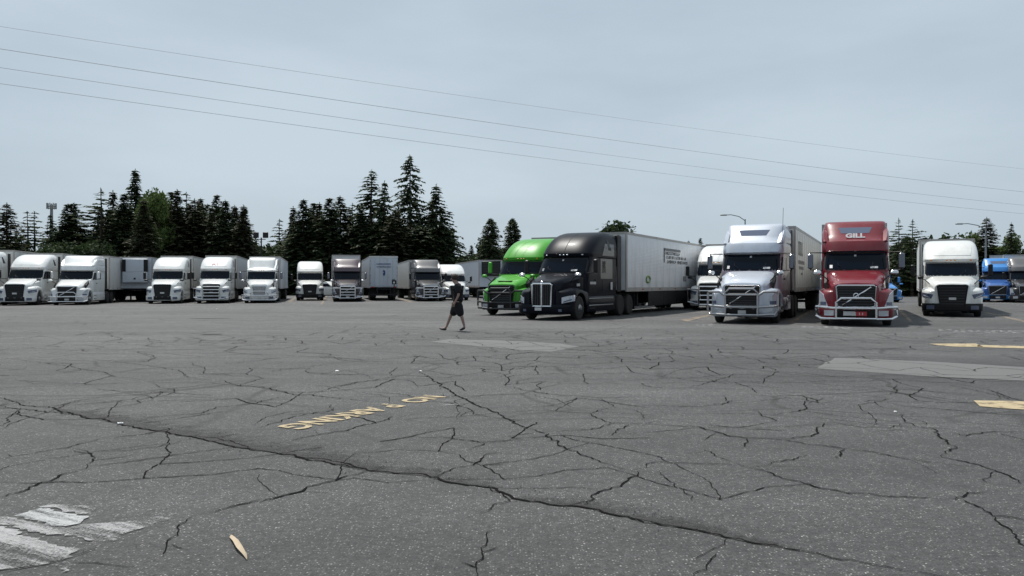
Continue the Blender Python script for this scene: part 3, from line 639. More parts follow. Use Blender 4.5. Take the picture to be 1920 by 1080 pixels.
# cracks drawn on the ground, widths in centimetres
CR = [
 (4.5,[(-60,738),(0,748),(30,755),(55,760),(95,765),(120,773),(160,783),(195,790),(230,798),(285,808),(340,816),(370,822),(410,831),(455,841),(480,845),(540,853),(600,864),(650,877),(685,884),(740,889),(790,893),(830,902),(880,910),(930,918),(965,935),(1030,947),(1095,952),(1130,962),(1200,975),(1260,987),(1320,1000),(1400,1018),(1500,1035),(1580,1050),(1700,1070),(1790,1088),(1900,1110)]),
 (2.5,[(0,760),(40,768),(85,773),(120,774),(160,783)]),(2.,[(530,855),(600,862),(640,868),(690,882)]),(1.5,[(350,818),(400,822),(440,832),(480,845)]),
 (3,[(787,697),(810,712),(840,732),(865,745),(900,762),(940,780),(975,797),(1008,812),(1022,815),(1030,822),(1050,833),(1080,848),(1100,858),(1125,868),(1160,880),(1188,884)]),
 (2.2,[(1188,884),(1175,898),(1155,912),(1130,920),(1115,930),(1098,950)]),
 (1.5,[(1188,884),(1210,880),(1230,868),(1300,871),(1375,874)]),
 (2.6,[(1376,872),(1410,880),(1450,893),(1500,904),(1560,917),(1640,930),(1700,936),(1770,938),(1800,939)]),
 (2.4,[(1800,939),(1830,955),(1865,968),(1900,973),(1940,978)]),(1.8,[(1800,939),(1815,925),(1850,923)]),(1.4,[(1865,968),(1862,980),(1890,1000),(1930,1030)]),
 (1.3,[(1325,844),(1340,850),(1355,860),(1376,870)]),(1.4,[(1410,878),(1440,872),(1480,862),(1510,853)]),
 (2.2,[(940,722),(960,727),(980,731),(1040,740),(1120,747),(1200,745),(1260,747)]),(1.6,[(1120,747),(1145,755),(1155,765)]),(.9,[(1155,765),(1190,770),(1205,780),(1200,790)]),
 (1.8,[(955,775),(1020,770),(1105,776),(1120,770),(1155,765)]),(1.8,[(1105,776),(1115,785),(1150,793),(1180,796)]),(1.8,[(1008,811),(1060,809),(1120,802),(1150,793)]),
 (2.4,[(1150,793),(1200,795),(1260,799),(1310,802),(1330,808),(1360,818),(1395,822),(1440,823),(1520,835),(1580,842),(1640,848),(1680,858),(1740,869),(1790,874),(1830,874)]),
 (1.6,[(1180,797),(1170,805),(1140,817)]),(1.5,[(1395,822),(1400,830),(1402,840)]),
 (2,[(1440,823),(1480,824),(1525,818),(1540,805),(1555,794)]),(2,[(1555,794),(1590,798),(1620,802),(1660,802),(1700,797)]),(2,[(1690,801),(1715,801),(1750,806),(1758,815),(1775,830),(1790,842),(1760,857)]),
 (2.4,[(1760,857),(1800,865),(1850,878),(1890,890),(1930,908)]),(1.8,[(1440,780),(1455,777),(1500,772),(1512,767),(1518,752),(1505,742)]),(1,[(1512,767),(1570,773),(1640,776),(1690,780),(1730,775)]),
 (3,[(1670,757),(1700,762),(1760,768),(1840,775),(1940,781)]),(2,[(1680,722),(1682,735),(1660,742)]),(1.4,[(1670,747),(1620,754),(1560,752),(1530,750)]),(1.8,[(1698,778),(1700,790),(1715,800)]),
 (1.8,[(1780,812),(1810,818),(1850,810),(1885,811),(1930,812)]),(1.7,[(1575,842),(1575,850),(1567,860)]),
 (1.8,[(1290,727),(1320,722),(1335,715),(1360,708),(1380,700)]),(1.6,[(1325,710),(1335,717),(1400,723),(1500,730)]),(1.8,[(1175,760),(1220,760),(1300,764),(1350,760),(1362,754),(1358,742)]),
 (2.2,[(380,728),(440,726),(480,725),(510,733),(550,741),(585,741),(640,748),(695,754)]),(1.7,[(585,740),(610,732),(640,725),(690,714),(740,707),(775,700)]),(1.8,[(685,735),(740,739),(790,745),(830,747),(865,742)]),
 (1.8,[(480,803),(530,790),(545,785),(590,775),(625,770),(618,760)]),(2,[(530,828),(590,818),(640,808),(690,797),(730,787),(735,782),(700,781)]),(1.5,[(735,787),(800,784),(860,782),(940,776),(960,774)]),
 (1.9,[(760,818),(840,823),(900,830),(940,827),(1010,822)]),(1.5,[(907,831),(890,840),(875,848)]),(2,[(815,897),(850,882),(880,875),(915,853),(940,850)]),
 (2.4,[(375,966),(400,960),(460,945),(520,932),(580,915),(620,905),(650,893),(685,885)]),(1.2,[(375,966),(345,985),(335,1005),(320,1020),(305,1045)]),
 (2.2,[(-20,940),(0,935),(50,918),(105,900),(110,893),(150,880),(160,872)]),(2,[(160,872),(175,860),(165,850),(135,845)]),(1.5,[(-20,864),(0,861),(60,852),(120,840),(190,823)]),
 (1.6,[(165,874),(220,870),(310,859),(340,853),(370,845)]),(1.3,[(180,848),(240,845),(300,838),(365,825)]),(1.8,[(95,764),(130,756),(165,750),(210,744)]),
 (1.6,[(100,766),(160,758),(250,750),(290,745),(305,735),(330,728),(400,724)]),(1.8,[(0,670),(50,677),(130,688),(160,694),(190,697),(215,706),(275,713)]),(1.7,[(150,673),(200,677),(260,684),(335,695),(350,708),(400,714)]),
 (1.7,[(240,786),(300,782),(370,775),(410,765),(480,757),(540,740)]),(2,[(480,700),(540,693),(600,685),(640,680),(700,677)]),(1.4,[(560,700),(620,704),(680,702),(700,710)]),
 (1.3,[(895,1085),(900,1045),(915,1010),(925,995)]),(1.4,[(0,780),(60,774),(100,768)]),(1,[(1230,885),(1260,905),(1300,945)]),(1.8,[(0,1078),(80,1062),(130,1048),(180,1030)]),
 (1.3,[(900,965),(945,940),(925,922),(905,914)]),(1,[(1310,1085),(1335,1060),(1350,1040)]),(1,[(1000,665),(1060,672),(1120,675),(1180,671)]),(2.4,[(1060,655),(1200,662),(1350,667),(1500,676)]),
 (1.8,[(1860,655),(1780,660),(1700,656),(1600,652)]),(1.6,[(1780,722),(1840,735),(1900,750),(1950,757)]),(1.6,[(960,722),(975,714),(1010,708)]),(1.2,[(1240,707),(1265,697),(1290,690)]),
 (2.2,[(0,640),(80,636),(180,634),(280,640),(330,648)]),(2,[(400,668),(470,664),(560,668),(640,672),(700,678),(760,682)]),(2,[(900,668),(850,676),(860,684),(930,690),(1000,688),(1060,694)]),
]
def ribbon(poly, w, z, jit=.02, taper=True, seed=0, uv=False):
    rnd = random.Random(seed); pts = [p.copy() for p in poly]
    step = .045
    fine = []
    for a, b in zip(pts, pts[1:]):
        n = max(1, min(60, int((b-a).length/step)))
        for i in range(n): fine.append(a.lerp(b, i/n))
    fine.append(pts[-1]); n = len(fine); v = []; f = []
    for i, p in enumerate(fine):
        a = fine[max(0, i-1)]; b = fine[min(n-1, i+1)]; d = (b-a).normalized(); nn = Vector((-d.y, d.x, 0))
        k = mn.noise(Vector((p.x*1.9, p.y*1.9, seed*3.1)))*jit*2.2+mn.noise(Vector((p.x*8, p.y*8, seed)))*jit*1.6+mn.noise(Vector((p.x*23, p.y*23, seed)))*jit*.9
        c = p+nn*k if not uv else p
        ww = w*(.25+.7*rnd.random()+1.1*max(0, .5*mn.noise(Vector((p.x*4, p.y*4, seed+9)))+.3)) if not uv else w*(.7+.6*abs(mn.noise(p*.8)))
        if taper: ww *= min(1, .25+3.5*min(i, n-1-i)/n)
        if uv: v += [(c.x, c.y, z), (c.x+nn.x*ww, c.y+nn.y*ww, z)]
        else: v += [(c.x-nn.x*ww/2, c.y-nn.y*ww/2, z), (c.x+nn.x*ww/2, c.y+nn.y*ww/2, z)]
        if i: f.append((2*i-2, 2*i-1, 2*i+1, 2*i))
    return v, f
for i, (w, pl) in enumerate(CR):
    v, f = ribbon([G(*p) for p in pl], w*(.0055 if w > 4 else .0078), .006+.0004*(i % 5), jit=.03, seed=i)
    tag(MB().add(v, f).build('pavement_crack', CRK, lot))
def branches():
    rnd = random.Random(77); vv = []; ff = []
    for i, (w, pl) in enumerate(CR):
        P = [G(*p) for p in pl]
        for a, b in zip(P, P[1:]):
            L_ = (b-a).length
            for k in range(int(L_*.8+rnd.random())):
                st = a.lerp(b, rnd.random()); d0 = (b-a).normalized(); ang = rnd.choice([-1,1])*rnd.uniform(.5,1.4); c, s_ = math.cos(ang), math.sin(ang)
                d = Vector((d0.x*c-d0.y*s_, d0.x*s_+d0.y*c, 0)); ln = rnd.uniform(.12,.55)*(1.6 if rnd.random() < .15 else 1); pts = [st]
                for q in range(4): d = (d+Vector((rnd.uniform(-.4,.4), rnd.uniform(-.4,.4), 0))).normalized(); pts.append(pts[-1]+d*ln/4)
                v, f = ribbon(pts, rnd.uniform(.003,.009), .0052, jit=.012, seed=rnd.randrange(999)); o = len(vv); vv += v; ff += [tuple(x+o for x in q) for q in f]
    for k in range(70):
        Y = 8+18*rnd.random(); p = Vector((rnd.uniform(-.72,.72)*Y, Y, 0)); a = rnd.gauss(0, .55)+(math.pi/2 if rnd.random() < .28 else 0); pts = [p]
        for q in range(rnd.randint(4, 13)):
            a += rnd.gauss(0, .38); pts.append(pts[-1]+Vector((math.cos(a), math.sin(a), 0))*rnd.uniform(.10,.32)*(1+Y/22))
        v, f = ribbon(pts, rnd.uniform(.003,.006)*(1+Y/9), .0051, jit=.016, seed=k); o = len(vv); vv += v; ff += [tuple(x+o for x in q) for q in f]
    # joined block cracking: corners of a jittered brick pattern, some sides missing
    cw_, ch_ = 1.35, 1.05; cor = {}
    def corner(i, j):
        if (i, j) not in cor: cor[(i, j)] = Vector(((i+.5*(j % 2)*0)*cw_*.5+rnd.uniform(-.3,.3), 6.2+j*ch_+rnd.uniform(-.34,.34)+(.18 if i % 2 else -.18), 0))
        return cor[(i, j)]
    for j in range(0, 19):
        yy = 6.2+j*ch_; lim = int(.66*yy/(cw_*.5))+1
        for i in range(-lim, lim):
            for tgt in ([(i+1, j)]+([(i, j+1)] if (i+j) % 2 == 0 else [])):
                a = corner(i, j); b = corner(*tgt); dn = mn.noise(Vector((a.x*.16+3, a.y*.16, 2)))
                if rnd.random() > .62+.9*dn+(.16 if a.x > -1 else -.12): continue
                mid = a.lerp(b, .5)+Vector((rnd.uniform(-.12,.12), rnd.uniform(-.12,.12), 0)); q1 = a.lerp(mid, .5)+Vector((rnd.uniform(-.06,.06), rnd.uniform(-.06,.06), 0))
                v, f = ribbon([a, q1, mid, b], rnd.uniform(.0045,.009)*(1+a.y/10), .0053, jit=.014, taper=False, seed=i*31+j); o = len(vv); vv += v; ff += [tuple(x+o for x in q) for q in f]
    tag(MB().add(vv, ff).build('hairline_cracks', CRK, lot), kind='stuff')
branches()
def strip(name, pl, w, m, z, seed=3):
    v, f = ribbon([G(*p) for p in pl], w, z, seed=seed, uv=True, taper=True); me = bpy.data.meshes.new(name); me.from_pydata(v, [], f)
    uvl = me.uv_layers.new(name='UVMap')
    for lp in me.loops: uvl.data[lp.index].uv = (0, lp.vertex_index % 2)
    me.materials.append(m); link(name, me, lot)
strip('crumbled_edge', CR[0][1][4:24], .85, SEAM, .0045)
strip('crumbled_edge', CR[0][1][24:33], .5, SEAM, .0047, 5)
# paint on the ground
def quadpx(name, pl, m, z=.0085):
    P = [G(*p) for p in pl]; out = []
    if name == 'worn_white_marking':
        rnd = random.Random(len(pl)+int(pl[0][0]))
        for a, b in zip(P, P[1:]+P[:1]):
            n = max(1, int((b-a).length/.03))
            for i in range(n):
                p = a.lerp(b, i/n); k = .05*mn.noise(p*6)+.035*mn.noise(p*21)+rnd.uniform(-.008,.008); out.append(p+Vector((k, k*.8, 0)))
        P = out
    return flat(name, P, m, z, lot)
STREAK = decal('streaked_white_paint', (.40,.40,.40), 3.2, .42, .60, .85, rot=R(30)); STREAK2 = decal('streaked_white_block', (.47,.48,.48), 4, .33, .54, .88, rot=R(30))
quadpx('worn_white_marking', [(28,969),(68,956),(115,962),(155,972),(150,984),(118,990),(70,981)], STREAK2, .0088)
quadpx('worn_white_marking', [(68,953),(100,948),(165,950),(174,958),(158,968),(115,959)], STREAK)
quadpx('worn_white_marking', [(-30,970),(25,972),(70,984),(118,993),(160,984),(240,981),(290,972),(338,963),(300,980),(240,1001),(196,1021),(110,1004),(30,992),(-30,984)], STREAK)
quadpx('worn_white_marking', [(-40,990),(0,992),(70,1012),(150,1034),(138,1046),(100,1058),(40,1068),(-40,1074)], STREAK)
quadpx('worn_white_marking', [(100,1062),(140,1050),(136,1068),(112,1078)], STREAK)
quadpx('yellow_arrow', [(1742,645),(1830,644.5),(1845,651),(1790,650.5),(1760,648)], PYEL)
quadpx('yellow_arrow', [(1833,647.2),(1960,650.5),(1960,655),(1833,651.4)], PYEL)
quadpx('yellow_line', [(1826,752),(1900,753),(1960,756),(1960,771),(1900,768),(1838,763)], PYEL)
for a, b, c, d, m in [((1275,600),(1340,588),(1340,590),(1288,603),PYFAINT),((1476,606),(1527,577),(1533,577),(1486,607),PYFAINT),((1685,578),(1712,602),(1706,604),(1680,580),PYFAINT),((1848,585),(1960,610),(1960,614),(1843,586),PYFAINT),
     ((1150,596),(1290,600),(1290,602.5),(1150,598.5),PWFAINT),((600,571),(611,555),(613.5,555),(604.5,571),PYFAINT),((540,566),(553,557),(556,557),(546,567),PYFAINT),((752,560),(775,566),(768,567),(748,561),PYFAINT),((520,567),(596,567),(596,570),(520,570),PWFAINT),
     ((1860,564),(1920,571),(1920,575),(1850,566),PWFAINT),((200,566),(255,560),(262,561),(214,568),PYFAINT)]:
    quadpx('painted_line', [a, b, c, d], m, .0075)
quadpx('worn_white_marking', [(1310,611),(1345,607),(1400,612),(1385,617),(1318,616)], PWFAINT)
def strokes(px0, px1, py0, py1, n, m, seed):      # worn letters, far too flat to read from here
    rnd = random.Random(seed)
    for k in range(n):
        u = k/n; v = (k+.85)/n; a = px0+(px1-px0)*u; b = px0+(px1-px0)*v; ya = py0+(py1-py0)*u
        for q in range(3):
            p0 = (a+(b-a)*rnd.random()*.5, ya+rnd.choice([0,1.2,3.2])); l = (b-a)*rnd.uniform(.4,.9)
            quadpx('worn_lettering', [p0, (p0[0]+l, p0[1]+.3), (p0[0]+l+2, p0[1]+1.6), (p0[0]+1.5, p0[1]+1.4)], m, .0085+.0003*q)
strokes(1757, 1940, 618, 621, 13, PWHT, 4); strokes(1500, 1600, 611.5, 613.5, 7, PWHT, 6); strokes(1303, 1335, 608, 608.5, 3, PWHT, 8)
tm = text_mesh('NO  P ARKING', 1.0, 0.0, .03)
xsv = [v.co.x for v in tm.vertices]; ysv = [v.co.y for v in tm.vertices]
x0, x1, y0, y1 = min(xsv), max(xsv), min(ysv), max(ysv)
A = G(797,741.5); B_ = G(516,801); up = Vector((.31,-.20,0))
for v in tm.vertices:
    p = A+(B_-A)*((v.co.x-x0)/(x1-x0))+up*((v.co.y-y0)/(y1-y0)); v.co = (p.x, p.y, .0095)
tm.materials.append(PYEL); tag(link('no_parking_lettering', tm, lot), kind='structure')
quadpx('worn_white_marking', [(575,807),(600,804),(625,806),(620,813),(590,815)], PWFAINT)
quadpx('worn_white_marking', [(815,756),(840,750),(870,752),(860,760),(830,762)], PWFAINT)
POTM = mat('tar_spot', (.015,.014,.013), rough=.9)
for p, w, d in [((400,627),.30,.20),((390,597.5),.9,.22),((385,628),.16,.1)]:
    c = G(*p); flat('tar_spot', [c+Vector((math.cos(a)*w*(.8+.4*random.random()), math.sin(a)*d*(.7+.6*random.random()), 0)) for a in [2*math.pi*i/14 for i in range(14)]], POTM, .006, lot)

# ------------------------------------------------------------------ trucks, right hand row
RG = 'trucks parked on the right of the lot'; LG = 'trucks in the far row on the left'
t = tractor('C', 1332, 47, 22, WHITE, 'white semi truck with chrome front guard, half hidden behind the silver white truck', RG, guard='rack', detail=False)
trailer(*behind(1332, 47, 22), 22, TRW, 'white trailer behind the half hidden white truck with chrome rack guard', group='trailers on the right', doors=False)
t = tractor('V', 939, 39.5, 25, GREEN, 'bright green semi truck with black front guard, parked beside the black truck', RG, roof='smooth', guard='tall', gmat=GUARDBLK, mirror='body', grille_frame=GUARDBLK, bumper=BLACK, hoodslot=True, H=1.0, skirt=BLACK)
trailer(*behind(939, 39.5, 25), 25, TRG, 'grey trailer hidden behind the green truck and the black truck', group='trailers on the right', sides=(-1,))
KX, KY, KA = 1015, 34.2, 27
t = tractor('K', KX, KY, KA, DARK, 'black semi truck with tall chrome grille in front of a ribbed grey trailer', RG, mirror='black', lower=DARK, H=1.0, yr=5.9)
for nm, y0_, z0_, n_, x_ in (('fleet_marking', 1.2, 1.42, 4, 1.10), ('door_marking', 2.4, 1.5, 8, 1.225)):    # too blurred to read: a row of pale strokes
    m = MB()
    for k in range(n_): m.box(x_, x_+.008, y0_+k*.09, y0_+k*.09+.03+.02*(k % 2), z0_, z0_+.11); m.box(x_, x_+.007, y0_+k*.09, y0_+k*.09+.07, z0_+.045*(k % 3), z0_+.02+.045*(k % 3))
    m.build(nm, INKW, t)
MB().box(1.215, 1.222, 5.0, 5.25, 1.25, 1.6).build('notice_plate', PLATE, t)
SLP = paint('sleeper_panel_grey', (.035,.034,.036), dirt=.1)
side_patch(PROF['smooth'], 1, ((1.75, 3.75, 5.3), (2.66, 3.75, 5.3)), .012, .02, 4, 2).build('sleeper_panel', SLP, t)
side_patch(PROF['smooth'], 1, ((2.8, 3.95, 5.5), (3.35, 4.3, 5.5)), .012, .02, 4, 2).build('sleeper_panel', SLP, t)
for z0_ in (.55, .85): MB().rbox(1.15, 1.245, 2.3, 5.3, z0_, z0_+.05, .01).build('side_step', STEEL, t)
MB().tube([(0, fy(PROF['smooth'], .0, z)-.004, z) for z in (2.92, 3.1, 3.3, 3.5, 3.65, 3.76, 3.84)], .012, 5).build('roof_seam', GREY, t)
tk = trailer(*behind(KX, KY, KA, 7.0), KA, TRG, 'long ribbed grey trailer with dark stencilled logo behind the black truck', style='ribbed', group='trailers on the right', skirt=BLACK, sides=(1,), reefer=None, H=.985)
lg = MB(); rnd = random.Random(2); X = 1.282+.028
lg.box(X, X+.004, 7.95, 8.12, 2.75, 3.55); lg.box(X, X+.004, 7.95, 11.3, 3.42, 3.56)
for (ya, yb, za, zb, n) in ((8.0,11.2,3.20,3.38,16),(8.4,12.6,2.98,3.14,15),(8.6,10.4,2.72,2.9,7),(10.7,12.9,2.72,2.9,9)):
    for k in range(n):
        y0 = ya+(yb-ya)*k/n; w = (yb-ya)/n
        lg.box(X, X+.004, y0, y0+w*.25, za, zb); 
        if rnd.random() < .8: lg.box(X, X+.0035, y0, y0+w*.75, zb-.04 if rnd.random()<.5 else za, (zb if rnd.random()<.5 else za+.05))
lo = lg.build('stencilled_logo', INK, tk); lo.location = (0, -1.7, 0)
MB().tube([(X, 3.4+.34*math.cos(a), 1.78+.17*math.sin(a)) for a in [2*math.pi*i/14 for i in range(14)]], .05, 5, closed=True).build('round_sticker', INKGREEN, tk)
MB().box(X, X+.004, 10.2, 10.9, 1.7, 2.0).build('faded_sticker', INKGREY, tk)
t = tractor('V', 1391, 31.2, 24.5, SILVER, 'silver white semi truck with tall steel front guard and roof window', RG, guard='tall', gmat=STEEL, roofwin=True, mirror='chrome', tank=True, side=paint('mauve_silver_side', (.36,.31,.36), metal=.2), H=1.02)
ts = trailer(*behind(1391, 31.2, 24.5), 24.5, TRCREAM, 'pale grey trailer with faded lettering behind the silver white truck', style='post', group='trailers on the right', sides=(1,), reefer=None, nose=BLACK, legs=False)
lg = MB(); X = 1.282+.018
for (ya, yb, za, zb, n) in ((1.3,3.6,2.85,3.5,5),(1.3,4.4,2.45,2.62,12),(1.6,4.0,2.2,2.34,10),(2.6,3.6,1.95,2.05,4)):
    for k in range(n):
        y0 = ya+(yb-ya)*k/n; w = (yb-ya)/n
        lg.box(X, X+.01, y0, y0+w*.2, za, zb); lg.box(X, X+.009, y0+w*.2, y0+w*.7, za, za+(zb-za)*.2)
        if rnd.random() < .5: lg.box(X, X+.009, y0+w*.2, y0+w*.7, zb-(zb-za)*.2, zb)
lg.build('faded_lettering', INKGREY, ts)
t = tractor('V', 1605, 29.3, 22, RED, 'red semi truck with GILL on its roof and low chrome front guard', RG, guard='low', roofwin=True, mirror='chrome', tank=True, emblem=True, H=1.015)
tm = text_mesh('GILL', .27, .012, .012); tm.materials.append(INKW); o = link('roof_lettering', tm, t); o.location = (0, 2.835, 3.33); o.rotation_euler = (R(58), 0, 0); o.scale = (1.3, 1, 1)
MB().rbox(-.42, -.02, -.03, .0, .37, .52, .006).build('number_plate', PLATE, t); MB().rbox(.0, .36, -.03, .0, .36, .52, .006).build('red_plate', INKRED, t)
for q in (.10, .2): MB().box(q, q+.03, -.036, -.031, .40, .48).build('plate_mark', PLATE, t)
trailer(*behind(1605, 29.3, 22), 22, TRW, 'white trailer hidden behind the red truck with GILL on its roof', group='trailers on the right', legs=False)
t = tractor('C', 1786, 37.6, 26.3, CREAM, 'clean white semi truck with black bumper and grille right of the red truck', RG, bumper=BLACK, H=.95)
trailer(*behind(1786, 37.6, 25.8), 25.8, TRW, 'white trailer seen edge on behind the white truck with black bumper', group='trailers on the right', sides=(-1,), H=.95)
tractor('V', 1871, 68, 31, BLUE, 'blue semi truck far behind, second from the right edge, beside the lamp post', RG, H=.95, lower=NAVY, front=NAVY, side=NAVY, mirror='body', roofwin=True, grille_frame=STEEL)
trailer(*behind(1871, 68, 36), 36, TRW, 'white trailer behind the far blue truck at the right', group='trailers on the right')
tractor('V', 1929, 66, 27, GREY, 'dark grey semi truck cut off by the right edge of the photo', RG, top=GREYSILV, H=.95)
trailer(*behind(1929, 66, 27), 27, TRCREAM, 'pale trailer behind the dark grey truck at the right edge', group='trailers on the right')
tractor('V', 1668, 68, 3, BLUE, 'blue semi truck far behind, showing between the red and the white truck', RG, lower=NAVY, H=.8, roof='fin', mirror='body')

# ------------------------------------------------------------------ trucks, left hand row
tractor('C', -80, 56, -13, WHITE, 'white semi truck cut off by the left edge of the photo', LG)
trailer(*behind(-80, 56, -13), -13, TRW, 'white trailer behind the truck cut off by the left edge', group='trailers in the left row', style='ribbed')
tractor('C', 27, 58, -13, WHITE, 'white semi truck with black grille, first whole one from the left', LG, H=.96)
trailer(*behind(27, 58, -13), -13, TRW, 'white trailer behind the first whole white truck from the left', group='trailers in the left row', H=.96)
tractor('V', 125, 59, -13, WHITE, 'white semi truck with chrome hoop guard and flared roof, second from the left', LG, guard='low', H=.93, mirror='body')
tt = trailer(*behind(125, 59, -13), -13, TRCREAM, 'cream trailer with small dark lettering beside the parked cooling trailer', group='trailers in the left row', H=.92)
lg = MB()
for k in range(6): lg.box(1.30, 1.31, 4.4+k*.5, 4.7+k*.5, 2.65, 2.95)
for k in range(5): lg.box(1.30, 1.31, 4.8+k*.5, 5.0+k*.5, 2.3, 2.42)
lg.build('side_lettering', INK, tt)
x, y = XY(255, 70); trailer(x, y, -13, TRB, 'uncoupled white cooling trailer with dark corner vents standing on its legs', group='trailers in the left row', reefer=True, legs=True, H=.93)
tractor('C', 304, 63, -13, WHITE, 'white semi truck with white bumper right of the uncoupled trailer', LG, bumper=WHITE, grille_frame=BLACK, H=.95)
trailer(*behind(304, 63, -13), -13, TRW, 'ribbed white trailer behind the truck with the white bumper', group='trailers in the left row', style='ribbed', H=.95)
t = tractor('C', 396, 64, -13, WHITE, 'white semi truck with red roof logo and chrome rack guard', LG, guard='rack', H=.965)
tm = text_mesh('AT', .42, .01, .012); tm.materials.append(INKRED); o = link('roof_logo', tm, t); o.location = (0, fy(PROF['smooth'], 0, 3.27)-.03, 3.28); o.rotation_euler = (R(36), 0, 0)
trailer(*behind(396, 64, -13), -13, TRW, 'white trailer behind the truck with the red roof logo', group='trailers in the left row', H=.965)
tractor('I', 486, 65, -13, WHITE, 'white semi truck with winged roof and blue tinted chrome front', LG, guard='low', mirror='chrome', H=.95)
trailer(*behind(486, 65, -13), -13, TRB, 'bluish white trailer behind the truck with the winged roof', group='trailers in the left row', H=.955)
tractor('C', 581, 75, -13.5, CREAM, 'lone white bobtail semi truck with black bumper facing straight ahead', LG, bumper=BLACK, H=.95)
tractor('V', 652, 70, -12.5, MAROON, 'dark maroon semi truck with silvery roof and chrome rack guard', LG, top=MAUVE, guard='rack', mirror='chrome', H=.96)
trailer(*behind(652, 70, -12.5), -12.5, TRW, 'tall pale trailer rising behind the maroon truck', group='trailers in the left row', H=1.03)
x, y = XY(719.5, 76); ax = -13; Ln = 16.15
tb = trailer(x, y, ax+180, TRB, 'white trailer showing its rear doors with small blue print', group='trailers in the left row', doors=True, H=1.0)
tb.location = (x+math.sin(R(ax))*Ln, y+math.cos(R(ax))*Ln, 0)
lg = MB(); rnd = random.Random(5)
for z0, n in ((3.32, 13), (3.06, 13)):
    for k in range(n): lg.box(-.62+k*.1, -.56+k*.1, Ln+.076, Ln+.08, z0, z0+.09+.03*rnd.random())
lg.build('door_print', INKBLUE, tb)
MB().prism([(-.12,2.35),(.05,2.3),(.08,2.5),(-.02,2.6),(.1,2.72),(.06,2.8),(-.12,2.78),(-.14,2.55)], Ln+.076, Ln+.08).build('door_emblem', INKBLUE, tb)
MB().prism([(-1.05,1.92),(-.75,1.88),(-.75,1.96),(-.9,1.98),(-.98,2.02)], Ln+.076, Ln+.08).build('arrow_sticker', INK, tb)
x, y = XY(739, 73.5)
sg = thing('small_sign', 'small dark round sign on a thin post in front of the trailer rear doors', 'sign', (x, y, 0))
MB().tube([(0,0,0),(0,0,1.62)], .04, 6).build('post', BLACK, sg); MB().rbox(-.2,.2,-.03,.0,1.5,1.86,.03).build('sign_plate', BLACK, sg); MB().lathe([(0,.09),(.012,.09),(.013,.0001)][::-1], 12, 'y', (0,-.045,1.66)).build('sign_emblem', PLATE, sg)
tractor('V', 808, 72, -12.5, GREY, 'dark grey semi truck with silver roof and chrome rack guard', LG, top=GREYSILV, guard='rack', roof='ridge', H=.95, mirror='black')
trailer(*behind(808, 72, -12.5), -12.5, TRCREAM, 'pale trailer left behind the dark grey truck with silver roof', group='trailers in the left row', H=.93)
tractor('C', 857, 76, -12.5, WHITE, 'white semi truck directly behind the walking person', LG, H=.88, bumper=GREY)
x, y = XY(920, 88); trailer(x, y, -13, TRB, 'ribbed grey white trailer with black cooling unit left of the green truck', style='ribbed', group='trailers in the left row', reefer=None, legs=True, sides=(-1,))
# ------------------------------------------------------------------ small things
def lamp_post(px, Y, py_top, arm, label):
    x, y = XY(px, Y); h = CAM_H+(HOR-py_top)*Y/FPX
    T = thing('street_lamp', label, 'street lamp', (x, y, 0), 0, 'street lamps over the lot')
    MB().tube([(0,0,0),(0,0,h)], [.11,.06], 8).build('pole', POLE, T)
    a = arm*Y/FPX
    MB().tube([(0,0,h-.15),(-a*.3,0,h+.25),(-a*.7,0,h+.42),(-a*.9,0,h+.40)], .04, 6).build('arm', POLE, T)
    MB().rbox(-a*.9-.62, -a*.9, -.13, .13, h+.33, h+.45, .03).build('lamp_head', POLE, T)
lamp_post(1397, 78, 411, 38, 'grey street lamp with long arm rising behind the silver white truck')
lamp_post(1848, 74, 428, 48, 'grey street lamp with long arm beside the far blue truck')
x, y = XY(490, 95)
fl = thing('floodlight_mast', 'floodlight mast with two dark square lamps among the trees', 'floodlight', (x, y, 0))
MB().tube([(0,0,0),(0,0,6.9)], .08, 8).build('pole', BLACK, fl); MB().tube([(-.5,0,6.7),(.5,0,6.7)], .05, 6).build('crossbar', BLACK, fl)
for s in (-1, 1): MB().rbox(s*.55-.3, s*.55+.28, -.3, 0, 6.85, 7.5, .04).build('floodlight', BLACK, fl)
x, y = XY(97, 135)
ct = thing('cell_tower', 'slim grey mobile phone mast with a ring of antennas above the left trees', 'mast', (x, y, 0))
MB().tube([(0,0,0),(0,0,14.6)], [.35,.22], 10).build('pole', POLE, ct)
for zz in (14.3, 13.95): MB().tube([(.62*math.cos(a), .62*math.sin(a), zz) for a in [2*math.pi*i/12 for i in range(12)]], .05, 5, closed=True).build('platform_ring', POLE, ct)
for i in range(9):
    a = 2*math.pi*i/9; MB().rbox(.7*math.cos(a)-.07, .7*math.cos(a)+.07, .7*math.sin(a)-.05, .7*math.sin(a)+.05, 13.85, 14.85, .02).build('antenna_panel', POLE, ct)
# overhead wires, from near on the left to far on the right
for i, (pl, pr, Yr, r, lb) in enumerate([(50,317,75,.011,'topmost and faintest of the four overhead wires'),(92,360,73,.017,'second overhead wire from the top'),(127,385,72,.014,'third overhead wire from the top'),(157,401,73,.014,'lowest of the four overhead wires')]):
    Yl = 34.0; a = Vector((XY(0, Yl)[0], Yl, CAM_H+(HOR-pl)*Yl/FPX)); b = Vector((XY(1920, Yr)[0], Yr, CAM_H+(HOR-pr)*Yr/FPX))
    d = b-a; pts = []
    for k in range(-12, 40):
        t = k/24; p = a+d*t; p.z -= .35*(1-(2*t-1)**2) if 0 <= t <= 1 else 0
        pts.append(p)
    tag(MB().tube(pts, r*.72, 5).build('overhead_wire', WIRE), lb, 'wire', 'power lines across the sky')
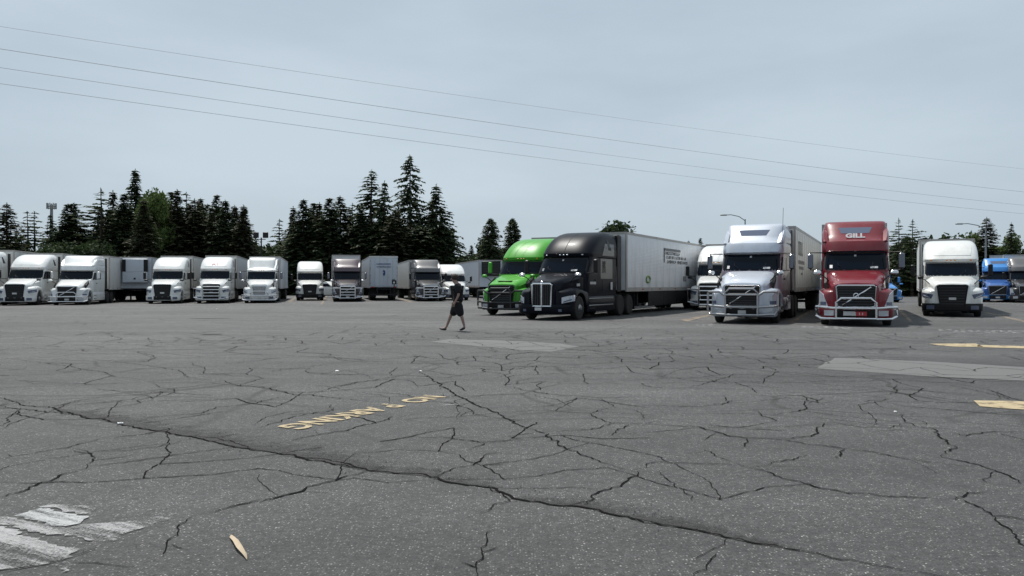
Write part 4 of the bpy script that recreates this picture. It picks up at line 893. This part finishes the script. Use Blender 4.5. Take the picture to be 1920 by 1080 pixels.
# white car far behind
x, y = XY(618, 92)
cw = thing('parked_car', 'white car far behind, between the bobtail truck and the maroon truck', 'car', (x, y, 0), R(70))
m = MB(); rings = []
for yy, z0, z1, w in ((-2.3,.45,.8,.7),(-2.2,.35,1.0,.85),(-1.0,.3,1.15,.92),(.0,.3,1.2,.93),(1.9,.3,1.2,.92),(2.3,.4,1.1,.8)):
    rings.append([(-w+.05,yy,z0),(w-.05,yy,z0),(w,yy,z0+.15),(w,yy,z1-.15),(w-.12,yy,z1),(-w+.12,yy,z1),(-w,yy,z1-.15),(-w,yy,z0+.15)])
m.loft(rings).build('body', WHITE, cw)
m = MB(); rings = []
for zz, ya, yb, w in ((1.18,-1.1,2.1,.86),(1.6,-.4,1.8,.76),(1.78,-.1,1.5,.68),(1.82,.1,1.3,.5)): rings.append([(-w,ya+.1,zz),(0,ya,zz),(w,ya+.1,zz),(w,yb,zz),(-w,yb,zz)])
m.loft(rings).build('cabin', WHITE, cw)
for s in (-1, 1):
    MB().prism([(-.7,1.24),(.5,1.24),(.5,1.56),(-.32,1.56)], s*.80, s*.865, 'yz').build('side_window', GLASS, cw); MB().prism([(.6,1.24),(1.8,1.24),(1.6,1.56),(.6,1.56)], s*.80, s*.865, 'yz').build('side_window', GLASS, cw)
    for yy in (-1.4, 1.4): MB().lathe([(-.1,.0001),(-.1,.33),(.1,.33),(.1,.0001)], 18, 'x', (s*.84, yy, .34)).build('wheel', TYRE, cw)
# splinter and litter
a = G(432,1008); b = G(462,1052); d = (b-a); n = Vector((-d.y, d.x, 0)).normalized(); m = MB(); rings = []
for t, w in ((0,.006),(.06,.014),(.3,.016),(.6,.017),(.85,.010),(1,.002)):
    p = a+d*t+n*.004*math.sin(t*9); z = .006+.018*math.sin(t*math.pi)
    rings.append([tuple(p-n*w+Vector((0,0,z))), tuple(p+n*w*.2+Vector((0,0,z+.010))), tuple(p+n*w+Vector((0,0,z))), tuple(p+Vector((0,0,z-.006)))])
tag(m.loft(rings).build('wood_splinter', TAN), 'pale tan sliver of wood lying on the asphalt in the foreground', 'debris')
rnd = random.Random(9)
for p, s, lb in [((225,796),.035,'small white scrap lying on the long dark crack at the left'),((1680,774),.022,'tiny white scrap on the asphalt below the pale patch'),((788,697),.04,'white scrap at the upper end of the diagonal crack'),((632,697),.035,'white scrap left of the yellow lettering, farther back'),((405,580),.08,'white scrap on the asphalt in front of the far truck row')]:
    c = G(*p); bm = MB(); ring = [(c.x+s*math.cos(q)*rnd.uniform(.6,1.1), c.y+s*.8*math.sin(q)*rnd.uniform(.6,1.1), .012+rnd.random()*s*.5) for q in [i*math.pi/4 for i in range(8)]]
    base = [(q[0], q[1], .008) for q in ring]; bm.loft([base, ring]); tag(bm.build('litter_scrap', LITTER), lb, 'litter', 'white scraps of litter')
# loose stones and grit, more along the broken seam
bm = MB(); rnd = random.Random(21)
seam = [G(*p) for p in CR[0][1]]
for k in range(900):
    if k < 450:
        i = rnd.randrange(3, 30); p = seam[i].lerp(seam[i+1], rnd.random())+Vector((rnd.gauss(0,.12), rnd.gauss(.12,.16), 0)); s = rnd.uniform(.003,.009)
    else:
        yy = rnd.uniform(3.7, 12); p = Vector((rnd.uniform(-.68,.68)*yy, yy, 0)); s = rnd.uniform(.002,.006)
    v = [(p.x+s*math.cos(a+s*900)*rnd.uniform(.7,1.2), p.y+s*math.sin(a+s*900), .004) for a in (0,2.1,4.2)]+[(p.x, p.y, .004+s*1.1)]
    bm.add(v, [(0,1,3),(1,2,3),(2,0,3)])
tag(bm.build('loose_stones', mat('grit', (.13,.125,.12), rough=.9), lot), kind='stuff')

# ------------------------------------------------------------------ person
def skin(name, pts, edges, rad, m, parent, sub=1, root=0):
    me = bpy.data.meshes.new('tmp'); me.from_pydata(pts, edges, []); o = bpy.data.objects.new('tmp', me); C.objects.link(o)
    md = o.modifiers.new('s', 'SKIN'); md.use_smooth_shade = True
    for i, r in enumerate(rad):
        me.skin_vertices[0].data[i].radius = r if isinstance(r, tuple) else (r, r); me.skin_vertices[0].data[i].use_root = i == root
    o.modifiers.new('u', 'SUBSURF').levels = sub
    dg = bpy.context.evaluated_depsgraph_get(); r = bpy.data.meshes.new_from_object(o.evaluated_get(dg)); bpy.data.objects.remove(o)
    r.name = name; r.materials.clear(); r.materials.append(m)
    for p in r.polygons: p.use_smooth = True
    return link(name, r, parent)
pc = G(857, 620.5)
P = thing('person', 'person in black shirt and black shorts walking left across the lot, head bowed', 'person', (pc.x, pc.y, 0))
P.scale = (1.02, 1.02, 1.02)
# body: pelvis, spine, head, both legs with feet, both arms with fingers
J = [(0,0,.93),(.03,0,1.10),(.03,0,1.30),(.01,0,1.43),(-.02,0,1.50),(-.07,0,1.555),(-.095,0,1.63),(-.085,0,1.70)]
Rr = [.10,.11,.11,.10,.082,.078,.092,.06]
E = [(i, i+1) for i in range(7)]
def chain(root, pts, rs):
    global J, E, Rr
    k = root
    for p, r in zip(pts, rs): J.append(p); Rr.append(r); E.append((k, len(J)-1)); k = len(J)-1
    return k
chain(0, [(-.02,.10,.86),(-.20,.11,.50),(-.34,.11,.13),(-.40,.11,.07),(-.50,.115,.065),(-.56,.12,.085)], [.075,.058,.038,.04,.032,.022])
chain(0, [(.03,-.10,.86),(.14,-.11,.50),(.24,-.10,.14),(.22,-.10,.08),(.14,-.105,.04),(.09,-.11,.035)], [.075,.058,.038,.04,.032,.022])
w1 = chain(3, [(.02,-.17,1.41),(.065,-.235,1.13),(-.045,-.25,.92),(-.075,-.25,.86)], [.06,.042,.029,(.038,.018)])
w2 = chain(3, [(.02,.17,1.41),(.0,.235,1.13),(-.11,.24,.93),(-.14,.24,.87)], [.06,.042,.029,(.038,.018)])
for w, s in ((w1, -1), (w2, 1)):
    b = Vector(J[w])
    for k, (dx, l) in enumerate(((-.028,.07),(-.010,.08),(.010,.075),(.028,.06))):
        chain(w, [tuple(b+Vector((dx-.005,0,-.03))), tuple(b+Vector((dx-.02,-s*.012,-.03-l*.6))), tuple(b+Vector((dx-.02,-s*.03,-.03-l)))], [.009,.008,.007])
    chain(w, [tuple(b+Vector((-.035,-s*.012,.0))), tuple(b+Vector((-.055,-s*.025,-.035)))], [.010,.008])
skin('body', J, E, Rr, SKIN, P, 2)
skin('shirt', [(.02,0,.84),(.03,0,1.0),(.02,0,1.15),(.03,0,1.30),(.02,0,1.42),(.005,0,1.49),(.03,-.18,1.40),(.065,-.235,1.17),(.03,.18,1.40),(.01,.235,1.17)],
     [(0,1),(1,2),(2,3),(3,4),(4,5),(4,6),(6,7),(4,8),(8,9)], [.165,.165,.17,.16,.13,.095,.10,.085,.10,.085], CLOTH, P, 2, 2)
skin('shorts', [(.02,0,.98),(.01,0,.86),(-.08,.10,.66),(-.17,.11,.46),(.08,-.10,.66),(.14,-.11,.44)], [(0,1),(1,2),(2,3),(1,4),(4,5)], [.165,.165,.135,.125,.135,.125], CLOTH, P, 2)
hb = MB(); hc = Vector((-.078,0,1.665)); rings = []
for i in range(8):
    a = -.55+i*(math.pi/2+.5)/7; r = .122*math.cos(a); z = .122*math.sin(a)
    rings.append([(hc.x+.012+r*math.cos(t)*(1.0 if math.cos(t) > 0 else .86+.12*(a > .15)), hc.y+r*.9*math.sin(t), hc.z+z+.01) for t in [2*math.pi*j/16 for j in range(16)]])
hb.loft(rings).build('hair', HAIR, P)
MB().lathe([(-.09,.0001),(-.088,.022),(.088,.022),(.09,.0001)], 8, 'y', (-.07,0,1.62)).build('ears', SKIN, P)
MB().tube([(-.17,0,1.65),(-.205,0,1.615),(-.18,0,1.60)], [.012,.016,.008], 6).build('nose', SKIN, P)
for s in (-1, 1): MB().lathe([(0,.0001),(.004,.010),(.008,.0001)], 8, 'x', (-.187, s*.034, 1.645)).build('eye', HAIR, P)
MB().tube([(-.178,-.022,1.578),(-.186,0,1.576),(-.178,.022,1.578)], .006, 5).build('mouth', REDL, P)
skin('shoe', [(-.33,.11,.06),(-.42,.11,.05),(-.52,.115,.055),(-.575,.12,.085)], [(0,1),(1,2),(2,3)], [(.045,.05),(.045,.045),(.046,.032),(.03,.022)], SHOE, P, 1)
skin('shoe', [(.265,-.10,.13),(.21,-.10,.085),(.13,-.105,.045),(.075,-.11,.035)], [(0,1),(1,2),(2,3)], [(.045,.045),(.045,.045),(.046,.032),(.03,.022)], SHOE, P, 1)

# ------------------------------------------------------------------ trees
def quad(v, f, c, d, u, l, w):
    """leaf or needle spray: a bent pair of triangles around c along d, side u"""
    o = len(v); v += [tuple(c-d*l*.15-u*w), tuple(c-d*l*.1+u*w), tuple(c+d*l+u*w*.25), tuple(c+d*l*.9-u*w*.35)]; f.append((o, o+1, o+2, o+3))
def conifer(seed, h=20., r=3.4, droop=.5, dens=1.0, base=.08, gap=0., power=.85, spread=1.0):
    rnd = random.Random(seed); v = []; f = []; z = h*base; tr = h*.011+.06
    lim = MB()
    while z < h*.995:
        t = (z-h*base)/(h*(1-base)); t = max(0, t)
        prof = (1-t)**power*(.72+.28*min(1, t*6+.3))
        nb = int((7+5*(1-t))*dens)
        for k in range(nb):
            if rnd.random() < gap: continue
            az = rnd.random()*6.283; irr = .62+.75*(.5+.5*mn.noise(Vector((math.cos(az)*1.3, math.sin(az)*1.3, z*.28+seed*7))))+.25*mn.noise(Vector((az, z*1.1, seed)))
            Lb = max(.35, r*1.45*prof*irr*rnd.uniform(.7,1.12)*spread); n = max(2, int(Lb/.30)); out = Vector((math.cos(az), math.sin(az), 0)); side = Vector((-out.y, out.x, 0))
            lift = .30*t-.10
            if Lb > 1.6 and rnd.random() < .4: lim.tube([Vector((0,0,z)), Vector((0,0,z))+out*Lb*.6+Vector((0,0,Lb*.6*lift-droop*.36*Lb*.35))], [.035,.012], 4)
            for i in range(n):
                q = (i+.6)/n; 
                if q < .18 and Lb > 1.5: continue
                p = Vector((0,0,z))+out*Lb*q+Vector((0,0, Lb*q*lift-droop*q*q*Lb*.35+rnd.uniform(-.06,.06)))
                wd = (.20+.16*(1-q))*(1.1 if Lb > 1 else .8)
                for s in (-1, 1):
                    if rnd.random() < .12: continue
                    d = (out*rnd.uniform(.5,1)+side*s*rnd.uniform(.4,1.)+Vector((0,0,rnd.uniform(-.75,-.05)*(.4+droop)))).normalized()
                    u = d.cross(Vector((rnd.uniform(-.5,.5), rnd.uniform(-.5,.5), 1))).normalized()
                    quad(v, f, p, d, u, rnd.uniform(.38,.80)*(.75+.25*(1-t)), wd*rnd.uniform(.6,1.05))
        z += (h*.0135+.10)*rnd.uniform(.7,1.3)/max(.6, dens)
    for k in range(8):   # leader
        p = Vector((0,0,h-.12*k)); a = rnd.random()*6.28; d = Vector((math.cos(a)*.5, math.sin(a)*.5, .7)).normalized(); quad(v, f, p, d, d.cross(Vector((0,0,1))).normalized(), .3, .07)
    me = bpy.data.meshes.new('crown'); me.from_pydata(v, [], f)
    tb = MB(); n = 9; tb.tube([(math.sin(i*1.3+seed)*.05, math.cos(i*1.7+seed)*.05, h*i/n) for i in range(n+1)], [tr*(1-i/n)**.8+.015 for i in range(n+1)], 8)
    o = len(tb.v); tb.v += lim.v; tb.f += [tuple(a+o for a in q) for q in lim.f]
    tm = tb.mesh('trunk'); return me, tm
def broadleaf(seed, h=12., r=4., n=5500, base=.15, lobes=11, ls=.30):
    rnd = random.Random(seed); v = []; f = []; L_ = []; tb = MB()
    tb.tube([(0,0,0),(.1,0,h*.2),(0,.1,h*.45)], [.28,.22,.14], 8)
    for k in range(lobes):
        a = rnd.random()*6.28; q = rnd.random()**.6; zz = rnd.uniform(base+.12, .86)
        rr = r*(.72*math.sin(math.pi*min(1, max(.15, (zz-base)/(1-base)))**.8)+.1); c = Vector((math.cos(a)*q*rr, math.sin(a)*q*rr, zz*h)); L_.append((c, r*rnd.uniform(.30,.48)))
        tb.tube([(0,.05,h*rnd.uniform(.2,.42)), (c.x*.5, c.y*.5, (c.z+h*.35)*.5), tuple(c)], [.12,.07,.025], 5)
    for k in range(n):
        c, R_ = rnd.choice(L_); a = Vector((rnd.gauss(0,1), rnd.gauss(0,1), rnd.gauss(0,1))).normalized()
        b = R_*(rnd.random()**.4)*(1+.35*mn.noise(a*2.2+c)); p = c+Vector((a.x, a.y, a.z*.8))*b
        d = Vector((rnd.gauss(0,1), rnd.gauss(0,1), rnd.gauss(-.3,.7))).normalized(); u = d.cross(Vector((rnd.gauss(0,1), rnd.gauss(0,1), rnd.gauss(0,1)))).normalized()
        s = ls*rnd.uniform(.6,1.3); quad(v, f, p, d, u, s, s*.45)
    me = bpy.data.meshes.new('crown'); me.from_pydata(v, [], f); return me, tb.mesh('trunk')
VAR = {
 'fir1': (conifer(1, 20, 3.6, .55, 1.15, .05), 20), 'fir2': (conifer(2, 20, 3.2, .45, 1.2, .04, power=.75), 20), 'fir3': (conifer(3, 20, 3.0, .6, 1.1, .06, power=.95), 20),
 'fir4': (conifer(4, 20, 3.8, .4, 1.1, .05, power=.7, gap=.06), 20), 'tall': (conifer(5, 24, 4.2, .9, .95, .08, gap=.16, power=.62), 24), 'narrow': (conifer(6, 22, 2.6, .9, .85, .06, gap=.2, power=.55), 22),
 'spruce': (conifer(7, 20, 4.2, 1.0, 1.0, .06, gap=.08, power=.9), 20), 'thin': (conifer(8, 16, 3.0, .5, .62, .1, gap=.3, power=.8), 16), 'layer': (conifer(9, 16, 3.6, .2, .55, .12, gap=.25, power=.6), 16),
 'bushy': (conifer(10, 14, 4.0, .3, 1.4, .03, power=.55), 14),
}
BR = {'leafy': (broadleaf(1, 18, 5.5, 9000, .12, 18, .42), 18), 'round': (broadleaf(2, 12, 4.6, 8000, .12, 14, .36), 12), 'low': (broadleaf(3, 6.5, 4.4, 5500, .03, 12, .30), 6.5)}
for k, ((a, b), h) in VAR.items():
    a.materials.append(NEEDLE2 if k in ('fir3','fir4') else NEEDLE); b.materials.append(BARK)
for k, ((a, b), h) in BR.items():
    a.materials.append(LEAFD if k == 'low' else LEAFG); b.materials.append(BARK)
BR['dark'] = ((BR['round'][0][0].copy(), BR['round'][0][1]), 12); BR['dark'][0][0].materials.clear(); BR['dark'][0][0].materials.append(LEAFD)
TOPZ = {k: max(v.co.z for v in d[0][0].vertices) for k, d in list(VAR.items())+list(BR.items())}
def tree(px, py, Y, kind, wide, label):
    x, y = XY(px, Y); h = CAM_H+(HOR-py)*Y/FPX
    (cm, tm), h0 = (VAR.get(kind) or BR.get(kind)); con = kind in VAR
    T = thing('conifer_tree' if con else 'leafy_tree', label, 'tree', (x, y, 0), random.random()*6.28, 'conifers behind the lot' if con else 'broadleaf trees behind the lot')
    h0 = TOPZ[kind]; s = h/h0; T.scale = (s*wide, s*wide, s); link('crown', cm, T); link('trunk', tm, T)
random.seed(5)
TREES = [
 (13,379,112,'fir4',.95,'ragged dark conifer at the far left edge with a broken looking top'),(-30,395,115,'fir1',1,'dark conifer just outside the left edge of the photo'),
 (52,394,128,'thin',.9,'thin sparse conifer, second from the left edge'),(65,395,131,'thin',1,'thin see through conifer left of the phone mast'),
 (95,399,122,'spruce',.75,'drooping conifer in front of the phone mast'),(128,381,116,'fir2',1.05,'conifer with twin tops right of the phone mast'),(139,379,117,'fir1',1.05,'full conical conifer right of the phone mast'),
 (190,352,114,'layer',1.0,'tall open conifer with tiered boughs at the left end of the dense grove'),(212,356,118,'fir3',.9,'slim dark conifer right of the tiered one'),(233,362,113,'fir2',.9,'dark conifer just left of the tallest left hand tree'),
 (254,316,122,'fir1',.70,'tallest conical tree of the left grove'),(290,351,113,'leafy',.62,'bright green broadleaf tree inside the left grove'),(318,362,118,'dark',.8,'dark broadleaf tree right of the bright green one'),
 (322,358,119,'fir2',.9,'conifer just right of the bright green tree'),(333,353,115,'fir3',.9,'pointed conifer with narrow tip in the middle of the left grove'),(350,359,121,'thin',.9,'sparse tipped conifer, left grove, behind the white trucks'),
 (365,371,116,'fir4',.9,'brownish conifer above the truck with the red roof logo'),(376,370,121,'fir1',.85,'conifer half merged with the brownish one, left grove'),(398,386,115,'fir3',.85,'shorter conifer between two taller ones in the left grove'),
 (407,364,118,'fir2',.85,'narrow pointed conifer standing out right in the left grove'),(423,374,114,'fir1',.9,'conifer above the gap between red logo truck and winged roof truck'),(440,383,117,'fir4',.95,'broad brownish conifer near the right end of the left grove'),
 (457,383,113,'fir3',1.05,'last conifer of the left grove, left of the floodlight mast'),(300,380,125,'fir1',1,'back row conifer behind the bright green tree'),(270,372,108,'fir3',1,'front row conifer below the tallest left hand tree'),
 (480,452,116,'dark',.8,'small dark bush at the foot of the floodlight mast'),
 (524,410,128,'thin',.9,'small feathery pale conifer right of the floodlight mast'),(550,386,118,'fir3',.9,'first conifer of the middle grove'),(569,372,114,'fir1',1.0,'dark pointed conifer, second of the middle grove'),
 (589,379,118,'fir2',.9,'conifer above the lone bobtail truck'),(599,378,115,'fir3',.85,'slim conifer right above the bobtail truck'),(618,370,113,'fir2',1.0,'broad topped conifer above the white car'),
 (638,365,117,'fir4',.95,'brown tinged conifer above the maroon truck'),(661,380,121,'thin',.8,'thin tipped conifer just right of the brown tinged one'),(676,387,114,'fir1',1.1,'dark conifer left of the tall narrow one'),
 (696,316,118,'narrow',1.0,'tall narrow one sided conifer'),(721,337,115,'spruce',.72,'drooping conifer between the two tallest of the middle grove'),(742,390,112,'fir4',1.0,'lower dark conifer left of the tallest tree'),(769,289,118,'tall',1.0,'tallest tree of all, a ragged conifer above the grey truck'),
 (790,420,113,'bushy',.9,'short bushy conifer at the foot of the tallest tree'),(818,344,116,'spruce',.95,'evenly drooping conifer at the right end of the middle grove'),(840,468,118,'dark',.7,'small dark bush right of the middle grove'),
 (865,481,140,'fir3',1.1,'tiny distant conifer in the gap left of the green truck'),(884,459,135,'fir2',1.1,'small distant conifer left of the pair above the green truck'),
 (920,406,112,'bushy',.62,'left one of the conifer pair behind the green truck'),(961,406,116,'bushy',.58,'right one of the conifer pair behind the green truck'),(935,440,118,'dark',.9,'dark leafy mass between the pair behind the green truck'),
 (1155,413,105,'dark',.85,'round dark treetop above the black truck roof'),(1313,445,170,'fir1',1.1,'tiny distant conifer top above the ribbed trailer'),(1291,450,170,'fir3',1,'tiniest distant conifer top above the ribbed trailer'),
 (1540,470,130,'dark',1,'dark treetop hidden between the silver and the red truck'),
 (1685,408,100,'layer',1.05,'open tiered conifer directly right of the red truck'),(1711,410,104,'layer',1.3,'wide tiered conifer between the red and the white truck'),(1700,440,108,'bushy',.8,'dense dark conifer below the tiered pair'),
 (1850,406,104,'fir4',1.25,'broad dark conifer behind the right hand street lamp'),(1823,433,108,'round',.9,'pale green tree left of the right hand street lamp'),(1873,436,108,'round',.75,'pale green tree between the two right hand conifers'),
 (1896,416,102,'spruce',.95,'drooping conifer near the right edge'),(1925,466,105,'dark',1.1,'dark bush at the right edge of the photo'),(1960,430,108,'fir2',1,'conifer just outside the right edge'),
 (112,450,104,'low',1.1,'low rounded dark green tree in front of the phone mast'),(152,446,104,'low',1.1,'low rounded green tree beside the full conical conifer'),(1120,455,120,'dark',.8,'dark leafy tree hidden behind the black truck'),
]
for q in TREES:
    q = list(q)
    if q[3] in VAR and q[0] < 860: q[4] *= 1.5 if q[3] not in ('tall',) else 1.1
    if q[0] == 1155: q[0] = 1140; q[4] = 1.3
    tree(*q)
for i in range(17): tree(186+i*17+random.uniform(-5,5), random.uniform(378,402), random.uniform(126,132), random.choice(['fir1','fir2','fir3','fir4']), 1.3, 'dark conifer of the back row, glimpsed between the front trees of the left grove')
for i in range(16): tree(546+i*18.5+random.uniform(-5,5), random.uniform(385,412), random.uniform(126,132), random.choice(['fir1','fir2','fir3','fir4']), 1.3, 'dark conifer of the back row, glimpsed between the front trees of the middle grove')
# undergrowth below the groves
def undergrowth(px0, px1, Y0, Y1, hpy, n, seed, ls=.45):
    rnd = random.Random(seed); v = []; f = []
    for k in range(n):
        Y = rnd.uniform(Y0, Y1); px = rnd.uniform(px0, px1); x = (px-960)*Y/FPX
        hh = (CAM_H+(HOR-hpy)*Y/FPX)*(.72+.55*mn.noise(Vector((x*.16, Y*.1, seed)))+.2*mn.noise(Vector((x*.7, Y*.3, seed)))); zz = hh*rnd.random()**.75
        d = Vector((rnd.gauss(0,1), rnd.gauss(0,1), rnd.gauss(-.2,.7))).normalized(); u = d.cross(Vector((rnd.gauss(0,1), rnd.gauss(0,1), rnd.gauss(0,1)))).normalized()
        s = ls*rnd.uniform(.6,1.5); quad(v, f, Vector((x, Y, zz)), d, u, s, s*.5)
    me = bpy.data.meshes.new('undergrowth'); me.from_pydata(v, [], f); me.materials.append(LEAFD); tag(link('undergrowth', me), kind='stuff')
undergrowth(-260, 190, 118, 128, 440, 16000, 1); undergrowth(160, 480, 116, 126, 425, 26000, 2); undergrowth(440, 560, 116, 126, 450, 7000, 3); undergrowth(540, 850, 116, 126, 425, 22000, 4)
undergrowth(830, 1010, 120, 128, 478, 6000, 5); undergrowth(1000, 1680, 128, 140, 500, 16000, 6, .6); undergrowth(1660, 2150, 106, 116, 450, 22000, 7)
